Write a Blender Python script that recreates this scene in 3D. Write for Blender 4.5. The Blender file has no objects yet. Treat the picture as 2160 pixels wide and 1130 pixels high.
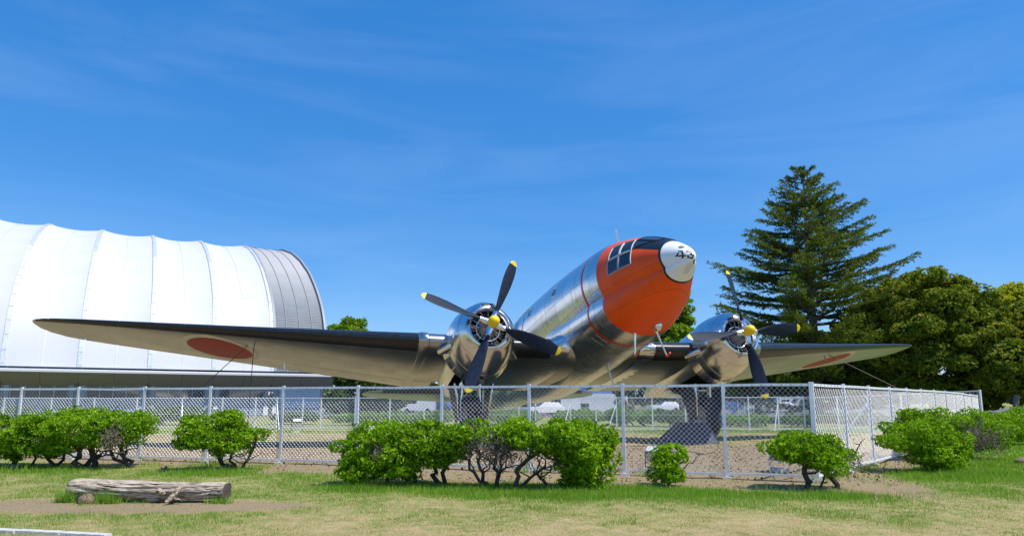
import bpy, math, random
import numpy as np
from mathutils import Matrix, Vector

random.seed(7)
rng = np.random.default_rng(7)
R = math.radians
scene = bpy.context.scene
col = scene.collection

# ---------------------------------------------------------------- camera
F_PX, PITCH, CY, EYE = 1388.5, 0.149, 634.6, 1.346
cd = bpy.data.cameras.new('camera')
cam = bpy.data.objects.new('camera', cd)
col.objects.link(cam)
cam.location = (0, 0, EYE)
cam.rotation_euler = (R(90) + PITCH, 0, 0)
cd.sensor_width = 36
cd.lens = F_PX / 2160 * 36
cd.shift_y = (CY - 565) / 2160
cd.clip_start, cd.clip_end = 0.1, 4000
scene.camera = cam

# ---------------------------------------------------------------- sky, sun, exposure
SUN_EL, SUN_AZ = R(60), math.atan2(.90, -.43)      # azimuth measured from +Y towards +X
world = bpy.data.worlds.new('World')
scene.world = world
world.use_nodes = True
wn, wl = world.node_tree.nodes, world.node_tree.links
wn.clear()
w_out = wn.new('ShaderNodeOutputWorld')
w_bg = wn.new('ShaderNodeBackground')
w_bg.inputs[1].default_value = 0.147
sky = wn.new('ShaderNodeTexSky')
sky.sky_type = 'NISHITA'
sky.sun_disc = False
sky.sun_elevation = SUN_EL
sky.sun_rotation = SUN_AZ
sky.air_density, sky.dust_density, sky.ozone_density = 1.0, 0.45, 3.2
hs = wn.new('ShaderNodeHueSaturation')
hs.inputs['Saturation'].default_value = 1.3
wl.new(sky.outputs[0], hs.inputs['Color'])
# thin cirrus, as a pattern over the whole dome
tc = wn.new('ShaderNodeTexCoord')
mp = wn.new('ShaderNodeMapping')
mp.inputs['Scale'].default_value = (1.3, 2.0, 9.0)
mp.inputs['Rotation'].default_value = (R(8), R(-14), R(20))
wl.new(tc.outputs['Generated'], mp.inputs['Vector'])
nz = wn.new('ShaderNodeTexNoise')
nz.inputs['Scale'].default_value = 1.3
nz.inputs['Detail'].default_value = 9
nz.inputs['Roughness'].default_value = .56
nz.inputs['Distortion'].default_value = .7
wl.new(mp.outputs[0], nz.inputs['Vector'])
rp = wn.new('ShaderNodeValToRGB')
rp.color_ramp.elements[0].position, rp.color_ramp.elements[1].position = .46, .95
rp.color_ramp.elements[0].color = (0, 0, 0, 1)
rp.color_ramp.elements[1].color = (.09, .09, .09, 1)
wl.new(nz.outputs[0], rp.inputs[0])
mxs = wn.new('ShaderNodeMixRGB')
mxs.inputs[2].default_value = (6.2, 7.2, 8.6, 1)
wl.new(rp.outputs[0], mxs.inputs[0])
flat = wn.new('ShaderNodeMixRGB')                       # evens out the dome a little
flat.inputs[0].default_value = .44
flat.inputs[2].default_value = (.10, 1.35, 4.3, 1)
wl.new(hs.outputs[0], flat.inputs[1])
wl.new(flat.outputs[0], mxs.inputs[1])
wl.new(mxs.outputs[0], w_bg.inputs[0])
wl.new(w_bg.outputs[0], w_out.inputs[0])

sd = bpy.data.lights.new('sun', 'SUN')
sd.energy = 4.6
sd.angle = R(.5)
sd.color = (1, .95, .87)
sun = bpy.data.objects.new('sun', sd)
col.objects.link(sun)
to_sun = Vector((math.sin(SUN_AZ) * math.cos(SUN_EL), math.cos(SUN_AZ) * math.cos(SUN_EL), math.sin(SUN_EL)))
sun.rotation_euler = to_sun.to_track_quat('Z', 'Y').to_euler()
sun.location = (30, -20, 60)

vs = scene.view_settings
vs.view_transform = 'Standard'
vs.look = 'None'
vs.exposure = 0.32
vs.gamma = 1
vs.use_curve_mapping = False
scene.cycles.max_bounces = 8
scene.cycles.transparent_max_bounces = 8

# ---------------------------------------------------------------- survey: photograph pixel at a given distance -> point of the place
def at(px, py, Y):
    a, u = (px - 1080) / F_PX, -(py - CY) / F_PX
    d = np.array([a, math.cos(PITCH) - u * math.sin(PITCH), math.sin(PITCH) + u * math.cos(PITCH)])
    return np.array([0, 0, EYE]) + d * Y / d[1]

def sstep(a, b, x):
    t = np.clip((np.asarray(x, float) - a) / (b - a), 0, 1)
    return t * t * (3 - 2 * t)

def vnoise(p, f=1.0, seed=0):
    """cheap smooth pseudo-noise in about [-1,1] for arrays of points"""
    p = np.asarray(p, float) * f
    r = np.random.default_rng(seed + 101)
    s = np.zeros(len(p))
    for k in range(6):
        d = r.normal(size=p.shape[1])
        d *= (.8 + .5 * k) / np.linalg.norm(d)
        s += np.sin(p @ d + r.uniform(0, 6.28) + 1.3 * np.sin(p[:, ::-1] @ d * .6 + k)) / (1 + .35 * k)
    return s / 2.6

def gz(x, y):
    return -.35 * sstep(19, 41, y)

# ---------------------------------------------------------------- mesh helpers
def mesh_from(verts, faces, name, smooth=False):
    me = bpy.data.meshes.new(name)
    me.from_pydata([tuple(v) for v in verts], [], faces)
    if smooth:
        me.polygons.foreach_set('use_smooth', [True] * len(me.polygons))
    me.update()
    return me

def link(name, me, m=None, parent=None):
    o = bpy.data.objects.new(name, me)
    col.objects.link(o)
    if m is not None:
        me.materials.append(m)
    if parent is not None:
        o.parent = parent
    return o

class MB:
    """collects shapes into one mesh"""
    def __init__(s):
        s.v, s.f = [], []
    def add(s, v, f):
        b = len(s.v)
        s.v += [tuple(map(float, q)) for q in v]
        s.f += [tuple(i + b for i in q) for q in f]
        return s
    def box(s, c, size, rot=None, taper=1.0):
        hx, hy, hz = [q / 2 for q in size]
        vv = []
        for z in (-1, 1):
            k = taper if z > 0 else 1
            for x, y in ((-1, -1), (1, -1), (1, 1), (-1, 1)):
                vv.append(Vector((x * hx * k, y * hy * k, z * hz)))
        if rot is not None:
            vv = [rot @ q for q in vv]
        vv = [q + Vector(c) for q in vv]
        return s.add(vv, [(3, 2, 1, 0), (4, 5, 6, 7), (0, 1, 5, 4), (1, 2, 6, 5), (2, 3, 7, 6), (3, 0, 4, 7)])
    def grid(s, P, closed_v=False, flip=False):
        P = np.asarray(P, float)
        n, m = P.shape[:2]
        f = []
        for i in range(n - 1):
            for j in range(m if closed_v else m - 1):
                q = (i * m + j, i * m + (j + 1) % m, (i + 1) * m + (j + 1) % m, (i + 1) * m + j)
                f.append(q[::-1] if flip else q)
        return s.add(P.reshape(-1, 3), f)
    def loft(s, rings, caps=(True, True)):
        b = len(s.v)
        rings = [np.asarray(r, float) for r in rings]
        m = len(rings[0])
        s.grid(np.array(rings), True)
        if caps[0]:
            s.f.append(tuple(b + j for j in range(m))[::-1])
        if caps[1]:
            s.f.append(tuple(b + (len(rings) - 1) * m + j for j in range(m)))
        return s
    def tube(s, path, r, n=6, caps=True):
        path = [Vector(map(float, p)) for p in path]
        rs = r if hasattr(r, '__len__') else [r] * len(path)
        t0 = (path[1] - path[0]).normalized()
        up = Vector((0, 0, 1)) if abs(t0.z) < .9 else Vector((1, 0, 0))
        x = t0.cross(up).normalized()
        rings = []
        for i, p in enumerate(path):
            t = (path[min(i + 1, len(path) - 1)] - path[max(i - 1, 0)]).normalized()
            x = (x - t * x.dot(t)).normalized()
            y = t.cross(x)
            rings.append([p + (x * math.cos(a) + y * math.sin(a)) * rs[i] for a in (2 * math.pi * k / n for k in range(n))])
        return s.loft(rings, (caps, caps))
    def lathe(s, prof, axis_pt, ax, n=32, caps=(False, False), fn=None):
        """prof = [(along, radius)], around axis ax (unit) through axis_pt"""
        ax = Vector(ax).normalized()
        up = Vector((0, 0, 1)) if abs(ax.z) < .9 else Vector((1, 0, 0))
        e1 = ax.cross(up).normalized()
        e2 = e1.cross(ax)
        c = Vector(axis_pt)
        rings = []
        for a, r in prof:
            ring = []
            for k in range(n):
                t = 2 * math.pi * k / n
                rr = fn(a, r, t) if fn else r
                ring.append(c + ax * a + (e1 * math.sin(t) + e2 * math.cos(t)) * rr)
            rings.append(ring)
        return s.loft(rings, caps)
    def ellipsoid(s, c, r, n=12, m=8, rot=None):
        rings = []
        for i in range(m + 1):
            th = math.pi * i / m
            rings.append([Vector((max(math.sin(th), .001) * math.cos(a) * r[0], max(math.sin(th), .001) * math.sin(a) * r[1], -math.cos(th) * r[2])) for a in (2 * math.pi * k / n for k in range(n))])
        rings = [[(rot @ q if rot is not None else q) + Vector(c) for q in ring] for ring in rings]
        return s.loft(rings)
    def build(s, name, m=None, parent=None, smooth=False, angle=None):
        me = mesh_from(s.v, s.f, name, smooth)
        if angle is not None:
            try:
                me.set_sharp_from_angle(angle=R(angle))
            except Exception:
                pass
        return link(name, me, m, parent)

def empty(name, loc=(0, 0, 0), rot=(0, 0, 0)):
    o = bpy.data.objects.new(name, None)
    o.empty_display_size = .3
    col.objects.link(o)
    o.location = loc
    o.rotation_euler = rot
    return o

def tag(o, label=None, cat=None, group=None, kind=None):
    if label: o['label'] = label
    if cat: o['category'] = cat
    if group: o['group'] = group
    if kind: o['kind'] = kind
    return o

def children(o):
    return [c for c in bpy.data.objects if c.parent == o]

def quads(name, V, m, parent=None, val=None, per=4):
    """V: (N,per,3) separate faces, val: (N,) per-face float stored as 'v'"""
    n = len(V)
    me = bpy.data.meshes.new(name)
    me.vertices.add(n * per)
    me.vertices.foreach_set('co', np.asarray(V, np.float32).reshape(-1))
    me.loops.add(n * per)
    me.loops.foreach_set('vertex_index', np.arange(n * per, dtype=np.int32))
    me.polygons.add(n)
    me.polygons.foreach_set('loop_start', np.arange(0, n * per, per, dtype=np.int32))
    me.polygons.foreach_set('loop_total', np.full(n, per, np.int32))
    if val is not None:
        at_ = me.attributes.new('v', 'FLOAT', 'POINT')
        at_.data.foreach_set('value', np.repeat(np.asarray(val, np.float32), per))
    me.update(calc_edges=True)
    return link(name, me, m, parent)

def unit(a):
    return a / np.maximum(np.linalg.norm(a, axis=-1, keepdims=True), 1e-9)

def leaf_quads(c, ax, nr, L, W):
    """rhombic leaves: base at c, pointing along ax, lying across nr"""
    ax = unit(ax)
    side = unit(np.cross(ax, nr))
    L = np.asarray(L)[:, None]
    W = np.asarray(W)[:, None]
    mid = c + ax * L * .5
    return np.stack([c, mid + side * W * .5, c + ax * L, mid - side * W * .5], 1)

# ---------------------------------------------------------------- materials
def nodes_of(m):
    m.use_nodes = True
    return m.node_tree.nodes, m.node_tree.links

def mat(name, color, rough=.6, metal=0.0, var=0.0, vscale=6.0, bump=0.0, bscale=40.0, coat=0.0, spec=None, var2=None, stretch=(1, 1, 1)):
    m = bpy.data.materials.new(name)
    n, l = nodes_of(m)
    b = n['Principled BSDF']
    b.inputs['Roughness'].default_value = rough
    b.inputs['Metallic'].default_value = metal
    b.inputs['Coat Weight'].default_value = coat
    b.inputs['Coat Roughness'].default_value = .08
    if spec is not None:
        b.inputs['Specular IOR Level'].default_value = spec
    c4 = (*color, 1)
    b.inputs['Base Color'].default_value = c4
    t = n.new('ShaderNodeTexCoord')
    mpn = n.new('ShaderNodeMapping')
    mpn.inputs['Scale'].default_value = stretch
    l.new(t.outputs['Object'], mpn.inputs['Vector'])
    if var:
        z = n.new('ShaderNodeTexNoise')
        z.inputs['Scale'].default_value = vscale
        z.inputs['Detail'].default_value = 6
        z.inputs['Roughness'].default_value = .6
        l.new(mpn.outputs[0], z.inputs['Vector'])
        r = n.new('ShaderNodeValToRGB')
        r.color_ramp.elements[0].position, r.color_ramp.elements[1].position = .3, .72
        c2 = var2 if var2 else tuple(min(1, q * (1 + var)) for q in color)
        r.color_ramp.elements[0].color = (*[q * (1 - var) for q in color], 1)
        r.color_ramp.elements[1].color = (*c2, 1)
        l.new(z.outputs[0], r.inputs[0])
        l.new(r.outputs[0], b.inputs['Base Color'])
        mr = n.new('ShaderNodeMapRange')
        mr.inputs[3].default_value, mr.inputs[4].default_value = max(0, rough - .08), min(1, rough + .08)
        l.new(z.outputs[0], mr.inputs[0])
        l.new(mr.outputs[0], b.inputs['Roughness'])
    if bump:
        z2 = n.new('ShaderNodeTexNoise')
        z2.inputs['Scale'].default_value = bscale
        z2.inputs['Detail'].default_value = 5
        l.new(mpn.outputs[0], z2.inputs['Vector'])
        bp = n.new('ShaderNodeBump')
        bp.inputs['Strength'].default_value = bump
        bp.inputs['Distance'].default_value = .02
        l.new(z2.outputs[0], bp.inputs['Height'])
        l.new(bp.outputs[0], b.inputs['Normal'])
    return m

def leaf_mat(name, dark, light, trans=.3, rough=.45, tip=None):
    """colour runs from dark to light with each leaf's own value"""
    m = bpy.data.materials.new(name)
    n, l = nodes_of(m)
    b = n['Principled BSDF']
    b.inputs['Roughness'].default_value = rough
    b.inputs['Specular IOR Level'].default_value = .2
    a = n.new('ShaderNodeAttribute')
    a.attribute_name = 'v'
    r = n.new('ShaderNodeValToRGB')
    r.color_ramp.elements[0].color = (*dark, 1)
    r.color_ramp.elements[1].color = (*light, 1)
    if tip:
        r.color_ramp.elements[1].position = .86
        e = r.color_ramp.elements.new(1.0)
        e.color = (*tip, 1)
    l.new(a.outputs['Fac'], r.inputs[0])
    l.new(r.outputs[0], b.inputs['Base Color'])
    tr = n.new('ShaderNodeBsdfTranslucent')
    g = n.new('ShaderNodeMixRGB')
    g.blend_type = 'MULTIPLY'
    g.inputs[0].default_value = 1
    g.inputs[2].default_value = (1.25, 1.25, .55, 1)
    l.new(r.outputs[0], g.inputs[1])
    l.new(g.outputs[0], tr.inputs[0])
    mx = n.new('ShaderNodeMixShader')
    mx.inputs[0].default_value = trans
    l.new(b.outputs[0], mx.inputs[1])
    l.new(tr.outputs[0], mx.inputs[2])
    l.new(mx.outputs[0], n['Material Output'].inputs[0])
    return m

def aluminium(name, around=True, rough=.2, base=.72, panels=(1.15, .62), seam=.5):
    """bare metal skin: sheets of slightly different tone, seams and a little waviness"""
    m = bpy.data.materials.new(name)
    n, l = nodes_of(m)
    b = n['Principled BSDF']
    b.inputs['Metallic'].default_value = 1
    t = n.new('ShaderNodeTexCoord')
    sx = n.new('ShaderNodeSeparateXYZ')
    l.new(t.outputs['Object'], sx.inputs[0])
    cb = n.new('ShaderNodeCombineXYZ')
    if around:
        at2 = n.new('ShaderNodeMath')
        at2.operation = 'ARCTAN2'
        ad = n.new('ShaderNodeMath')
        ad.operation = 'SUBTRACT'
        ad.inputs[1].default_value = 1.0
        l.new(sx.outputs[2], ad.inputs[0])
        l.new(sx.outputs[1], at2.inputs[0])
        l.new(ad.outputs[0], at2.inputs[1])
        ml = n.new('ShaderNodeMath')
        ml.operation = 'MULTIPLY'
        ml.inputs[1].default_value = 1.4
        l.new(at2.outputs[0], ml.inputs[0])
        l.new(sx.outputs[0], cb.inputs[0])
        l.new(ml.outputs[0], cb.inputs[1])
    else:
        l.new(sx.outputs[1], cb.inputs[0])
        l.new(sx.outputs[0], cb.inputs[1])
    br = n.new('ShaderNodeTexBrick')
    br.inputs['Scale'].default_value = 1
    br.inputs['Brick Width'].default_value = panels[0]
    br.inputs['Row Height'].default_value = panels[1]
    br.inputs['Mortar Size'].default_value = .009
    br.inputs['Mortar Smooth'].default_value = .3
    br.inputs['Color1'].default_value = (base * .9, base * .92, base * .95, 1)
    br.inputs['Color2'].default_value = (base * 1.12, base * 1.12, base * 1.12, 1)
    br.inputs['Mortar'].default_value = (base * (1 - seam * .9), base * (1 - seam * .9), base * (1 - seam * .9), 1)
    l.new(cb.outputs[0], br.inputs['Vector'])
    z = n.new('ShaderNodeTexNoise')
    z.inputs['Scale'].default_value = 2.2
    z.inputs['Detail'].default_value = 5
    l.new(t.outputs['Object'], z.inputs['Vector'])
    mr = n.new('ShaderNodeMapRange')
    mr.inputs[1].default_value, mr.inputs[2].default_value = .3, .7
    mr.inputs[3].default_value, mr.inputs[4].default_value = rough - .03, rough + .06
    l.new(z.outputs[0], mr.inputs[0])
    l.new(mr.outputs[0], b.inputs['Roughness'])
    st = n.new('ShaderNodeMixRGB')
    st.blend_type = 'MULTIPLY'
    st.inputs[0].default_value = .14
    l.new(br.outputs[0], st.inputs[1])
    l.new(z.outputs[0], st.inputs[2])
    l.new(st.outputs[0], b.inputs['Base Color'])
    z2 = n.new('ShaderNodeTexNoise')
    z2.inputs['Scale'].default_value = 1.9
    z2.inputs['Detail'].default_value = 2
    l.new(t.outputs['Object'], z2.inputs['Vector'])
    b1 = n.new('ShaderNodeBump')
    b1.inputs['Strength'].default_value = .04 if around else .012
    b1.inputs['Distance'].default_value = .05
    l.new(z2.outputs[0], b1.inputs['Height'])
    b2 = n.new('ShaderNodeBump')
    b2.invert = True
    b2.inputs['Strength'].default_value = seam
    b2.inputs['Distance'].default_value = .004
    l.new(br.outputs['Fac'], b2.inputs['Height'])
    l.new(b1.outputs[0], b2.inputs['Normal'])
    l.new(b2.outputs[0], b.inputs['Normal'])
    return m

M = {}
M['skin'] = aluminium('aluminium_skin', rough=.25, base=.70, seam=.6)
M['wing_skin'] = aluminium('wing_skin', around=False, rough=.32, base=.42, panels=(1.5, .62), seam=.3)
M['cowl'] = mat('cowl_metal', (.70, .70, .71), .2, 1, .10, 3, .03, 3)
M['polish'] = mat('bright_metal', (.8, .8, .8), .18, 1, .08, 10)
M['dullmetal'] = mat('dull_metal', (.42, .43, .44), .42, 1, .2, 18)
M['orange'] = mat('orange_paint', (.86, .088, .003), .42, 0, .12, 1.3, .02, 2.5, coat=.06, spec=.25)
M['redline'] = mat('red_paint', (.55, .025, .01), .35, 0, .1, 6)
M['black'] = mat('black_paint', (.012, .014, .02), .33, 0, .25, 5)
M['capwhite'] = mat('white_paint', (.80, .80, .80), .38, 0, .05, 4, .02, 5, coat=.2)
M['boot'] = mat('black_rubber_boot', (.012, .014, .018), .32, 0, .4, 7)
M['blade'] = mat('blade_black', (.016, .026, .048), .6, 0, .3, 9, spec=.15)
M['yellow'] = mat('yellow_paint', (.85, .60, .004), .45, 0, .06, 9)
M['glass'] = mat('dark_glazing', (.012, .016, .022), .06, 0, .2, 3, spec=.9)
M['winframe'] = mat('window_frame_metal', (.36, .38, .41), .55, .1, .1, 8)
M['roundel'] = mat('roundel_red', (.34, .022, .016), .5, 0, .2, 3, spec=.2)
M['roundelrim'] = mat('roundel_white', (.60, .57, .50), .5, 0, .12, 4)
M['tyre'] = mat('tyre_rubber', (.014, .014, .016), .75, 0, .3, 12)
M['dark'] = mat('cavity_shade', (.01, .01, .01), .8, 0, .3, 8)  # near-black colour stands in for the shade inside openings
M['engine'] = mat('engine_grey', (.30, .31, .33), .38, .8, .25, 12)
M['fin'] = mat('cylinder_fins', (.05, .05, .055), .5, .6, .3, 20)
M['ramp'] = mat('dark_steel', (.035, .042, .06), .5, .3, .3, 6, .1, 12)
M['galv'] = mat('galvanised_steel', (.72, .74, .78), .45, .15, .12, 14)
M['wire'] = mat('galvanised_wire', (.54, .56, .60), .45, .2, .1, 20)
M['membrane'] = mat('white_membrane', (.53, .54, .565), .6, 0, .035, .35)
M['clampgrey'] = mat('clamp_metal', (.60, .64, .70), .4, .3, .12, 4)
M['corrug'] = mat('corrugated_metal', (.28, .295, .32), .55, 0, .07, .8)
M['soffit'] = mat('grey_soffit', (.17, .165, .16), .6, 0, .1, 1.5)
M['bglass'] = mat('window_glass', (.02, .025, .03), .05, 0, .3, .6, spec=.9)
M['spandrel'] = mat('shade_blue_panel', (.24, .29, .37), .25, 0, .12, .7)  # blue-grey of shade and reflection put into the lower wall colour
M['concrete'] = mat('pale_concrete', (.50, .49, .46), .85, 0, .25, 9, .3, 60)
M['bark'] = mat('bark', (.075, .058, .045), .9, 0, .35, 9, .6, 30)
M['barkgrey'] = mat('grey_bark', (.17, .155, .14), .9, 0, .35, 7, .6, 25)
M['deadtwig'] = mat('dead_twig', (.17, .13, .11), .9, 0, .4, 20)
M['rock'] = mat('brown_rock', (.20, .135, .095), .9, 0, .35, 12, .5, 30)
M['azalea'] = leaf_mat('azalea_leaf', (.09, .20, .003), (.28, .50, .008), .36, .6, tip=(.42, .58, .03))
M['hedge'] = leaf_mat('hedge_leaf', (.07, .14, .012), (.20, .32, .03), .3)
M['conifer'] = leaf_mat('conifer_needles', (.026, .054, .010), (.18, .235, .03), .25, .6)
M['evergreen'] = leaf_mat('evergreen_leaf', (.075, .13, .012), (.31, .35, .032), .38, .55, tip=(.40, .28, .045))
M['fresh'] = leaf_mat('spring_leaf', (.12, .22, .01), (.32, .45, .025), .4)
M['lime'] = leaf_mat('lime_spring_leaf', (.24, .28, .015), (.52, .52, .04), .42)
M['darkleaf'] = leaf_mat('dark_leaf', (.03, .06, .012), (.12, .17, .03), .25)
M['far'] = leaf_mat('far_leaf', (.05, .07, .03), (.13, .15, .06), .2)
M['grass'] = leaf_mat('grass_blade', (.11, .24, .02), (.27, .44, .05), .4, .6, tip=(.58, .46, .22))
M['litter'] = leaf_mat('leaf_litter', (.05, .03, .02), (.20, .13, .08), .1, .8)
M['cable'] = mat('steel_cable', (.10, .085, .06), .6, .3, .2, 10)
M['lampwhite'] = mat('lamp_white', (.72, .73, .75), .35, .2, .1, 9)
M['lampdark'] = mat('lamp_dark', (.09, .10, .12), .45, .4, .2, 9)
M['lamplens'] = mat('frosted_lens', (.62, .63, .63), .35, 0, .1, 9)
M['blueflag'] = mat('blue_cloth', (.10, .26, .68), .7, 0, .15, 3)
M['bwhite'] = mat('white_wall', (.78, .78, .76), .7, 0, .06, .8)
M['bblue'] = mat('blue_wall', (.10, .22, .46), .5, 0, .25, .7)
M['rustbeam'] = mat('rusty_beam', (.42, .20, .10), .7, 0, .2, 5)

# weathered log wood: long twisting grain
def add_seams(m, w, h, strength=.35):
    """sheet joints under the paint, as relief"""
    n, l = nodes_of(m)
    b = n['Principled BSDF']
    t = n.new('ShaderNodeTexCoord')
    sx = n.new('ShaderNodeSeparateXYZ')
    l.new(t.outputs['Object'], sx.inputs[0])
    cb = n.new('ShaderNodeCombineXYZ')
    l.new(sx.outputs[0], cb.inputs[0]); l.new(sx.outputs[2], cb.inputs[1])
    br = n.new('ShaderNodeTexBrick')
    for k, v in (('Scale', 1), ('Brick Width', w), ('Row Height', h), ('Mortar Size', .008), ('Mortar Smooth', .3)):
        br.inputs[k].default_value = v
    l.new(cb.outputs[0], br.inputs['Vector'])
    bp = n.new('ShaderNodeBump')
    bp.invert = True
    bp.inputs['Strength'].default_value = strength
    bp.inputs['Distance'].default_value = .006
    l.new(br.outputs['Fac'], bp.inputs['Height'])
    l.new(bp.outputs[0], b.inputs['Normal'])
    src = b.inputs['Base Color'].links[0].from_socket
    mx = n.new('ShaderNodeMixRGB')
    mx.blend_type = 'MULTIPLY'
    mx.inputs[2].default_value = (.55, .5, .5, 1)
    ml = n.new('ShaderNodeMath')
    ml.operation = 'MULTIPLY'
    ml.inputs[1].default_value = strength
    l.new(br.outputs['Fac'], ml.inputs[0])
    l.new(ml.outputs[0], mx.inputs[0]); l.new(src, mx.inputs[1])
    l.new(mx.outputs[0], b.inputs['Base Color'])
add_seams(M['orange'], 1.05, .62, .5)
add_seams(M['cowl'], .62, .55, .35)

def wood_mat():
    m = bpy.data.materials.new('weathered_wood')
    n, l = nodes_of(m)
    b = n['Principled BSDF']
    b.inputs['Roughness'].default_value = .85
    t = n.new('ShaderNodeTexCoord')
    mpn = n.new('ShaderNodeMapping')
    mpn.inputs['Scale'].default_value = (2.0, 26, 26)
    l.new(t.outputs['Object'], mpn.inputs[0])
    z = n.new('ShaderNodeTexNoise')
    z.inputs['Scale'].default_value = 1.0
    z.inputs['Detail'].default_value = 8
    z.inputs['Distortion'].default_value = 2.6
    l.new(mpn.outputs[0], z.inputs['Vector'])
    r = n.new('ShaderNodeValToRGB')
    e = r.color_ramp.elements
    e[0].position, e[0].color = .38, (.028, .017, .010, 1)
    e[1].position, e[1].color = .64, (.60, .53, .43, 1)
    k = e.new(.46)
    k.color = (.34, .265, .185, 1)
    l.new(z.outputs[0], r.inputs[0])
    l.new(r.outputs[0], b.inputs['Base Color'])
    bp = n.new('ShaderNodeBump')
    bp.inputs['Strength'].default_value = .9
    bp.inputs['Distance'].default_value = .02
    l.new(z.outputs[0], bp.inputs['Height'])
    l.new(bp.outputs[0], b.inputs['Normal'])
    return m
M['wood'] = wood_mat()

def ground_mat():
    m = bpy.data.materials.new('ground_soil_and_turf')
    n, l = nodes_of(m)
    b = n['Principled BSDF']
    b.inputs['Roughness'].default_value = .95
    b.inputs['Specular IOR Level'].default_value = .15
    a = n.new('ShaderNodeAttribute')
    a.attribute_name = 'paint'
    sp = n.new('ShaderNodeSeparateColor')
    l.new(a.outputs['Color'], sp.inputs[0])
    t = n.new('ShaderNodeTexCoord')
    def noise(s, d=6, ro=.6):
        z = n.new('ShaderNodeTexNoise')
        z.inputs['Scale'].default_value = s
        z.inputs['Detail'].default_value = d
        z.inputs['Roughness'].default_value = ro
        l.new(t.outputs['Object'], z.inputs['Vector'])
        return z.outputs[0]
    def ramp(src, p0, p1, c0, c1):
        r = n.new('ShaderNodeValToRGB')
        r.color_ramp.elements[0].position, r.color_ramp.elements[1].position = p0, p1
        r.color_ramp.elements[0].color, r.color_ramp.elements[1].color = (*c0, 1), (*c1, 1)
        l.new(src, r.inputs[0])
        return r.outputs[0]
    def mix(f, c1, c2):
        x = n.new('ShaderNodeMixRGB')
        l.new(f, x.inputs[0]); l.new(c1, x.inputs[1]); l.new(c2, x.inputs[2])
        return x.outputs[0]
    def math_(op, x, y=None, c=False):
        q = n.new('ShaderNodeMath')
        q.operation = op
        q.use_clamp = c
        for i, s in enumerate((x, y)):
            if s is None: continue
            if isinstance(s, (int, float)): q.inputs[i].default_value = s
            else: l.new(s, q.inputs[i])
        return q.outputs[0]
    fine, mid, big = noise(38, 8, .7), noise(5.5, 7, .65), noise(.7, 5)
    soil = ramp(fine, .3, .75, (.185, .138, .076), (.39, .302, .188))
    straw = ramp(fine, .3, .72, (.24, .18, .08), (.55, .43, .23))
    green = ramp(fine, .28, .74, (.075, .14, .018), (.20, .30, .05))
    tarmac = ramp(fine, .3, .7, (.10, .10, .10), (.19, .185, .18))
    lush = math_('ADD', sp.outputs[1], math_('MULTIPLY', math_('SUBTRACT', mid, .5), 2.8))
    lush = math_('ADD', lush, math_('MULTIPLY', math_('SUBTRACT', fine, .5), .9), True)
    turf = mix(lush, straw, green)
    df = math_('ADD', sp.outputs[0], math_('ADD', math_('MULTIPLY', math_('SUBTRACT', mid, .5), 1.5), math_('MULTIPLY', math_('SUBTRACT', fine, .5), .8)))
    df = math_('MULTIPLY', math_('SUBTRACT', df, .33), 2.3, True)
    c = mix(df, turf, soil)
    c = mix(sp.outputs[2], c, tarmac)
    tone = n.new('ShaderNodeMixRGB')
    tone.blend_type = 'MULTIPLY'
    tone.inputs[0].default_value = .3
    l.new(c, tone.inputs[1])
    l.new(ramp(big, .3, .7, (.75, .75, .75), (1.15, 1.12, 1.08)), tone.inputs[2])
    l.new(tone.outputs[0], b.inputs['Base Color'])
    bp = n.new('ShaderNodeBump')
    bp.inputs['Strength'].default_value = .7
    bp.inputs['Distance'].default_value = .03
    l.new(math_('ADD', fine, mid), bp.inputs['Height'])
    l.new(bp.outputs[0], b.inputs['Normal'])
    return m
M['ground'] = ground_mat()

# ---------------------------------------------------------------- where the fences run (plan)
FRONT = [(-24.0, 18.5), (-11.83, 15.87), (-4.94, 14.36), (3.71, 11.65), (5.06, 11.22)]
RIGHT = [(5.06, 11.22), (18.55, 26.5)]
BACK = [(18.65, 26.5), (17.2, 36.0), (-11.5, 39.2), (-36.0, 41.5)]
FH = 1.62

def poly_y(poly, x):
    xs, ys = zip(*sorted(poly))
    return np.interp(x, xs, ys)

def poly_x(poly, y):
    ys, xs = zip(*sorted((b, a) for a, b in poly))
    return np.interp(y, ys, xs)

def seg_dist(x, y, poly):
    d = np.full(np.shape(x), 1e9)
    for (ax, ay), (bx, by) in zip(poly[:-1], poly[1:]):
        ux, uy = bx - ax, by - ay
        t = np.clip(((x - ax) * ux + (y - ay) * uy) / (ux * ux + uy * uy), 0, 1)
        d = np.minimum(d, np.hypot(x - ax - t * ux, y - ay - t * uy))
    return d

BUSH_FEET = [(-10.2, 13.6), (-8.9, 13.6), (-5.7, 13.1), (-2.2, 11.0), (-1.1, 10.9), (-.4, 10.5), (.8, 10.2), (1.3, 10.5), (2.45, 10.6), (4.6, 10.3), (7.6, 12.4), (8.6, 13.4), (10.4, 15.4), (15, 20.4)]

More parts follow.
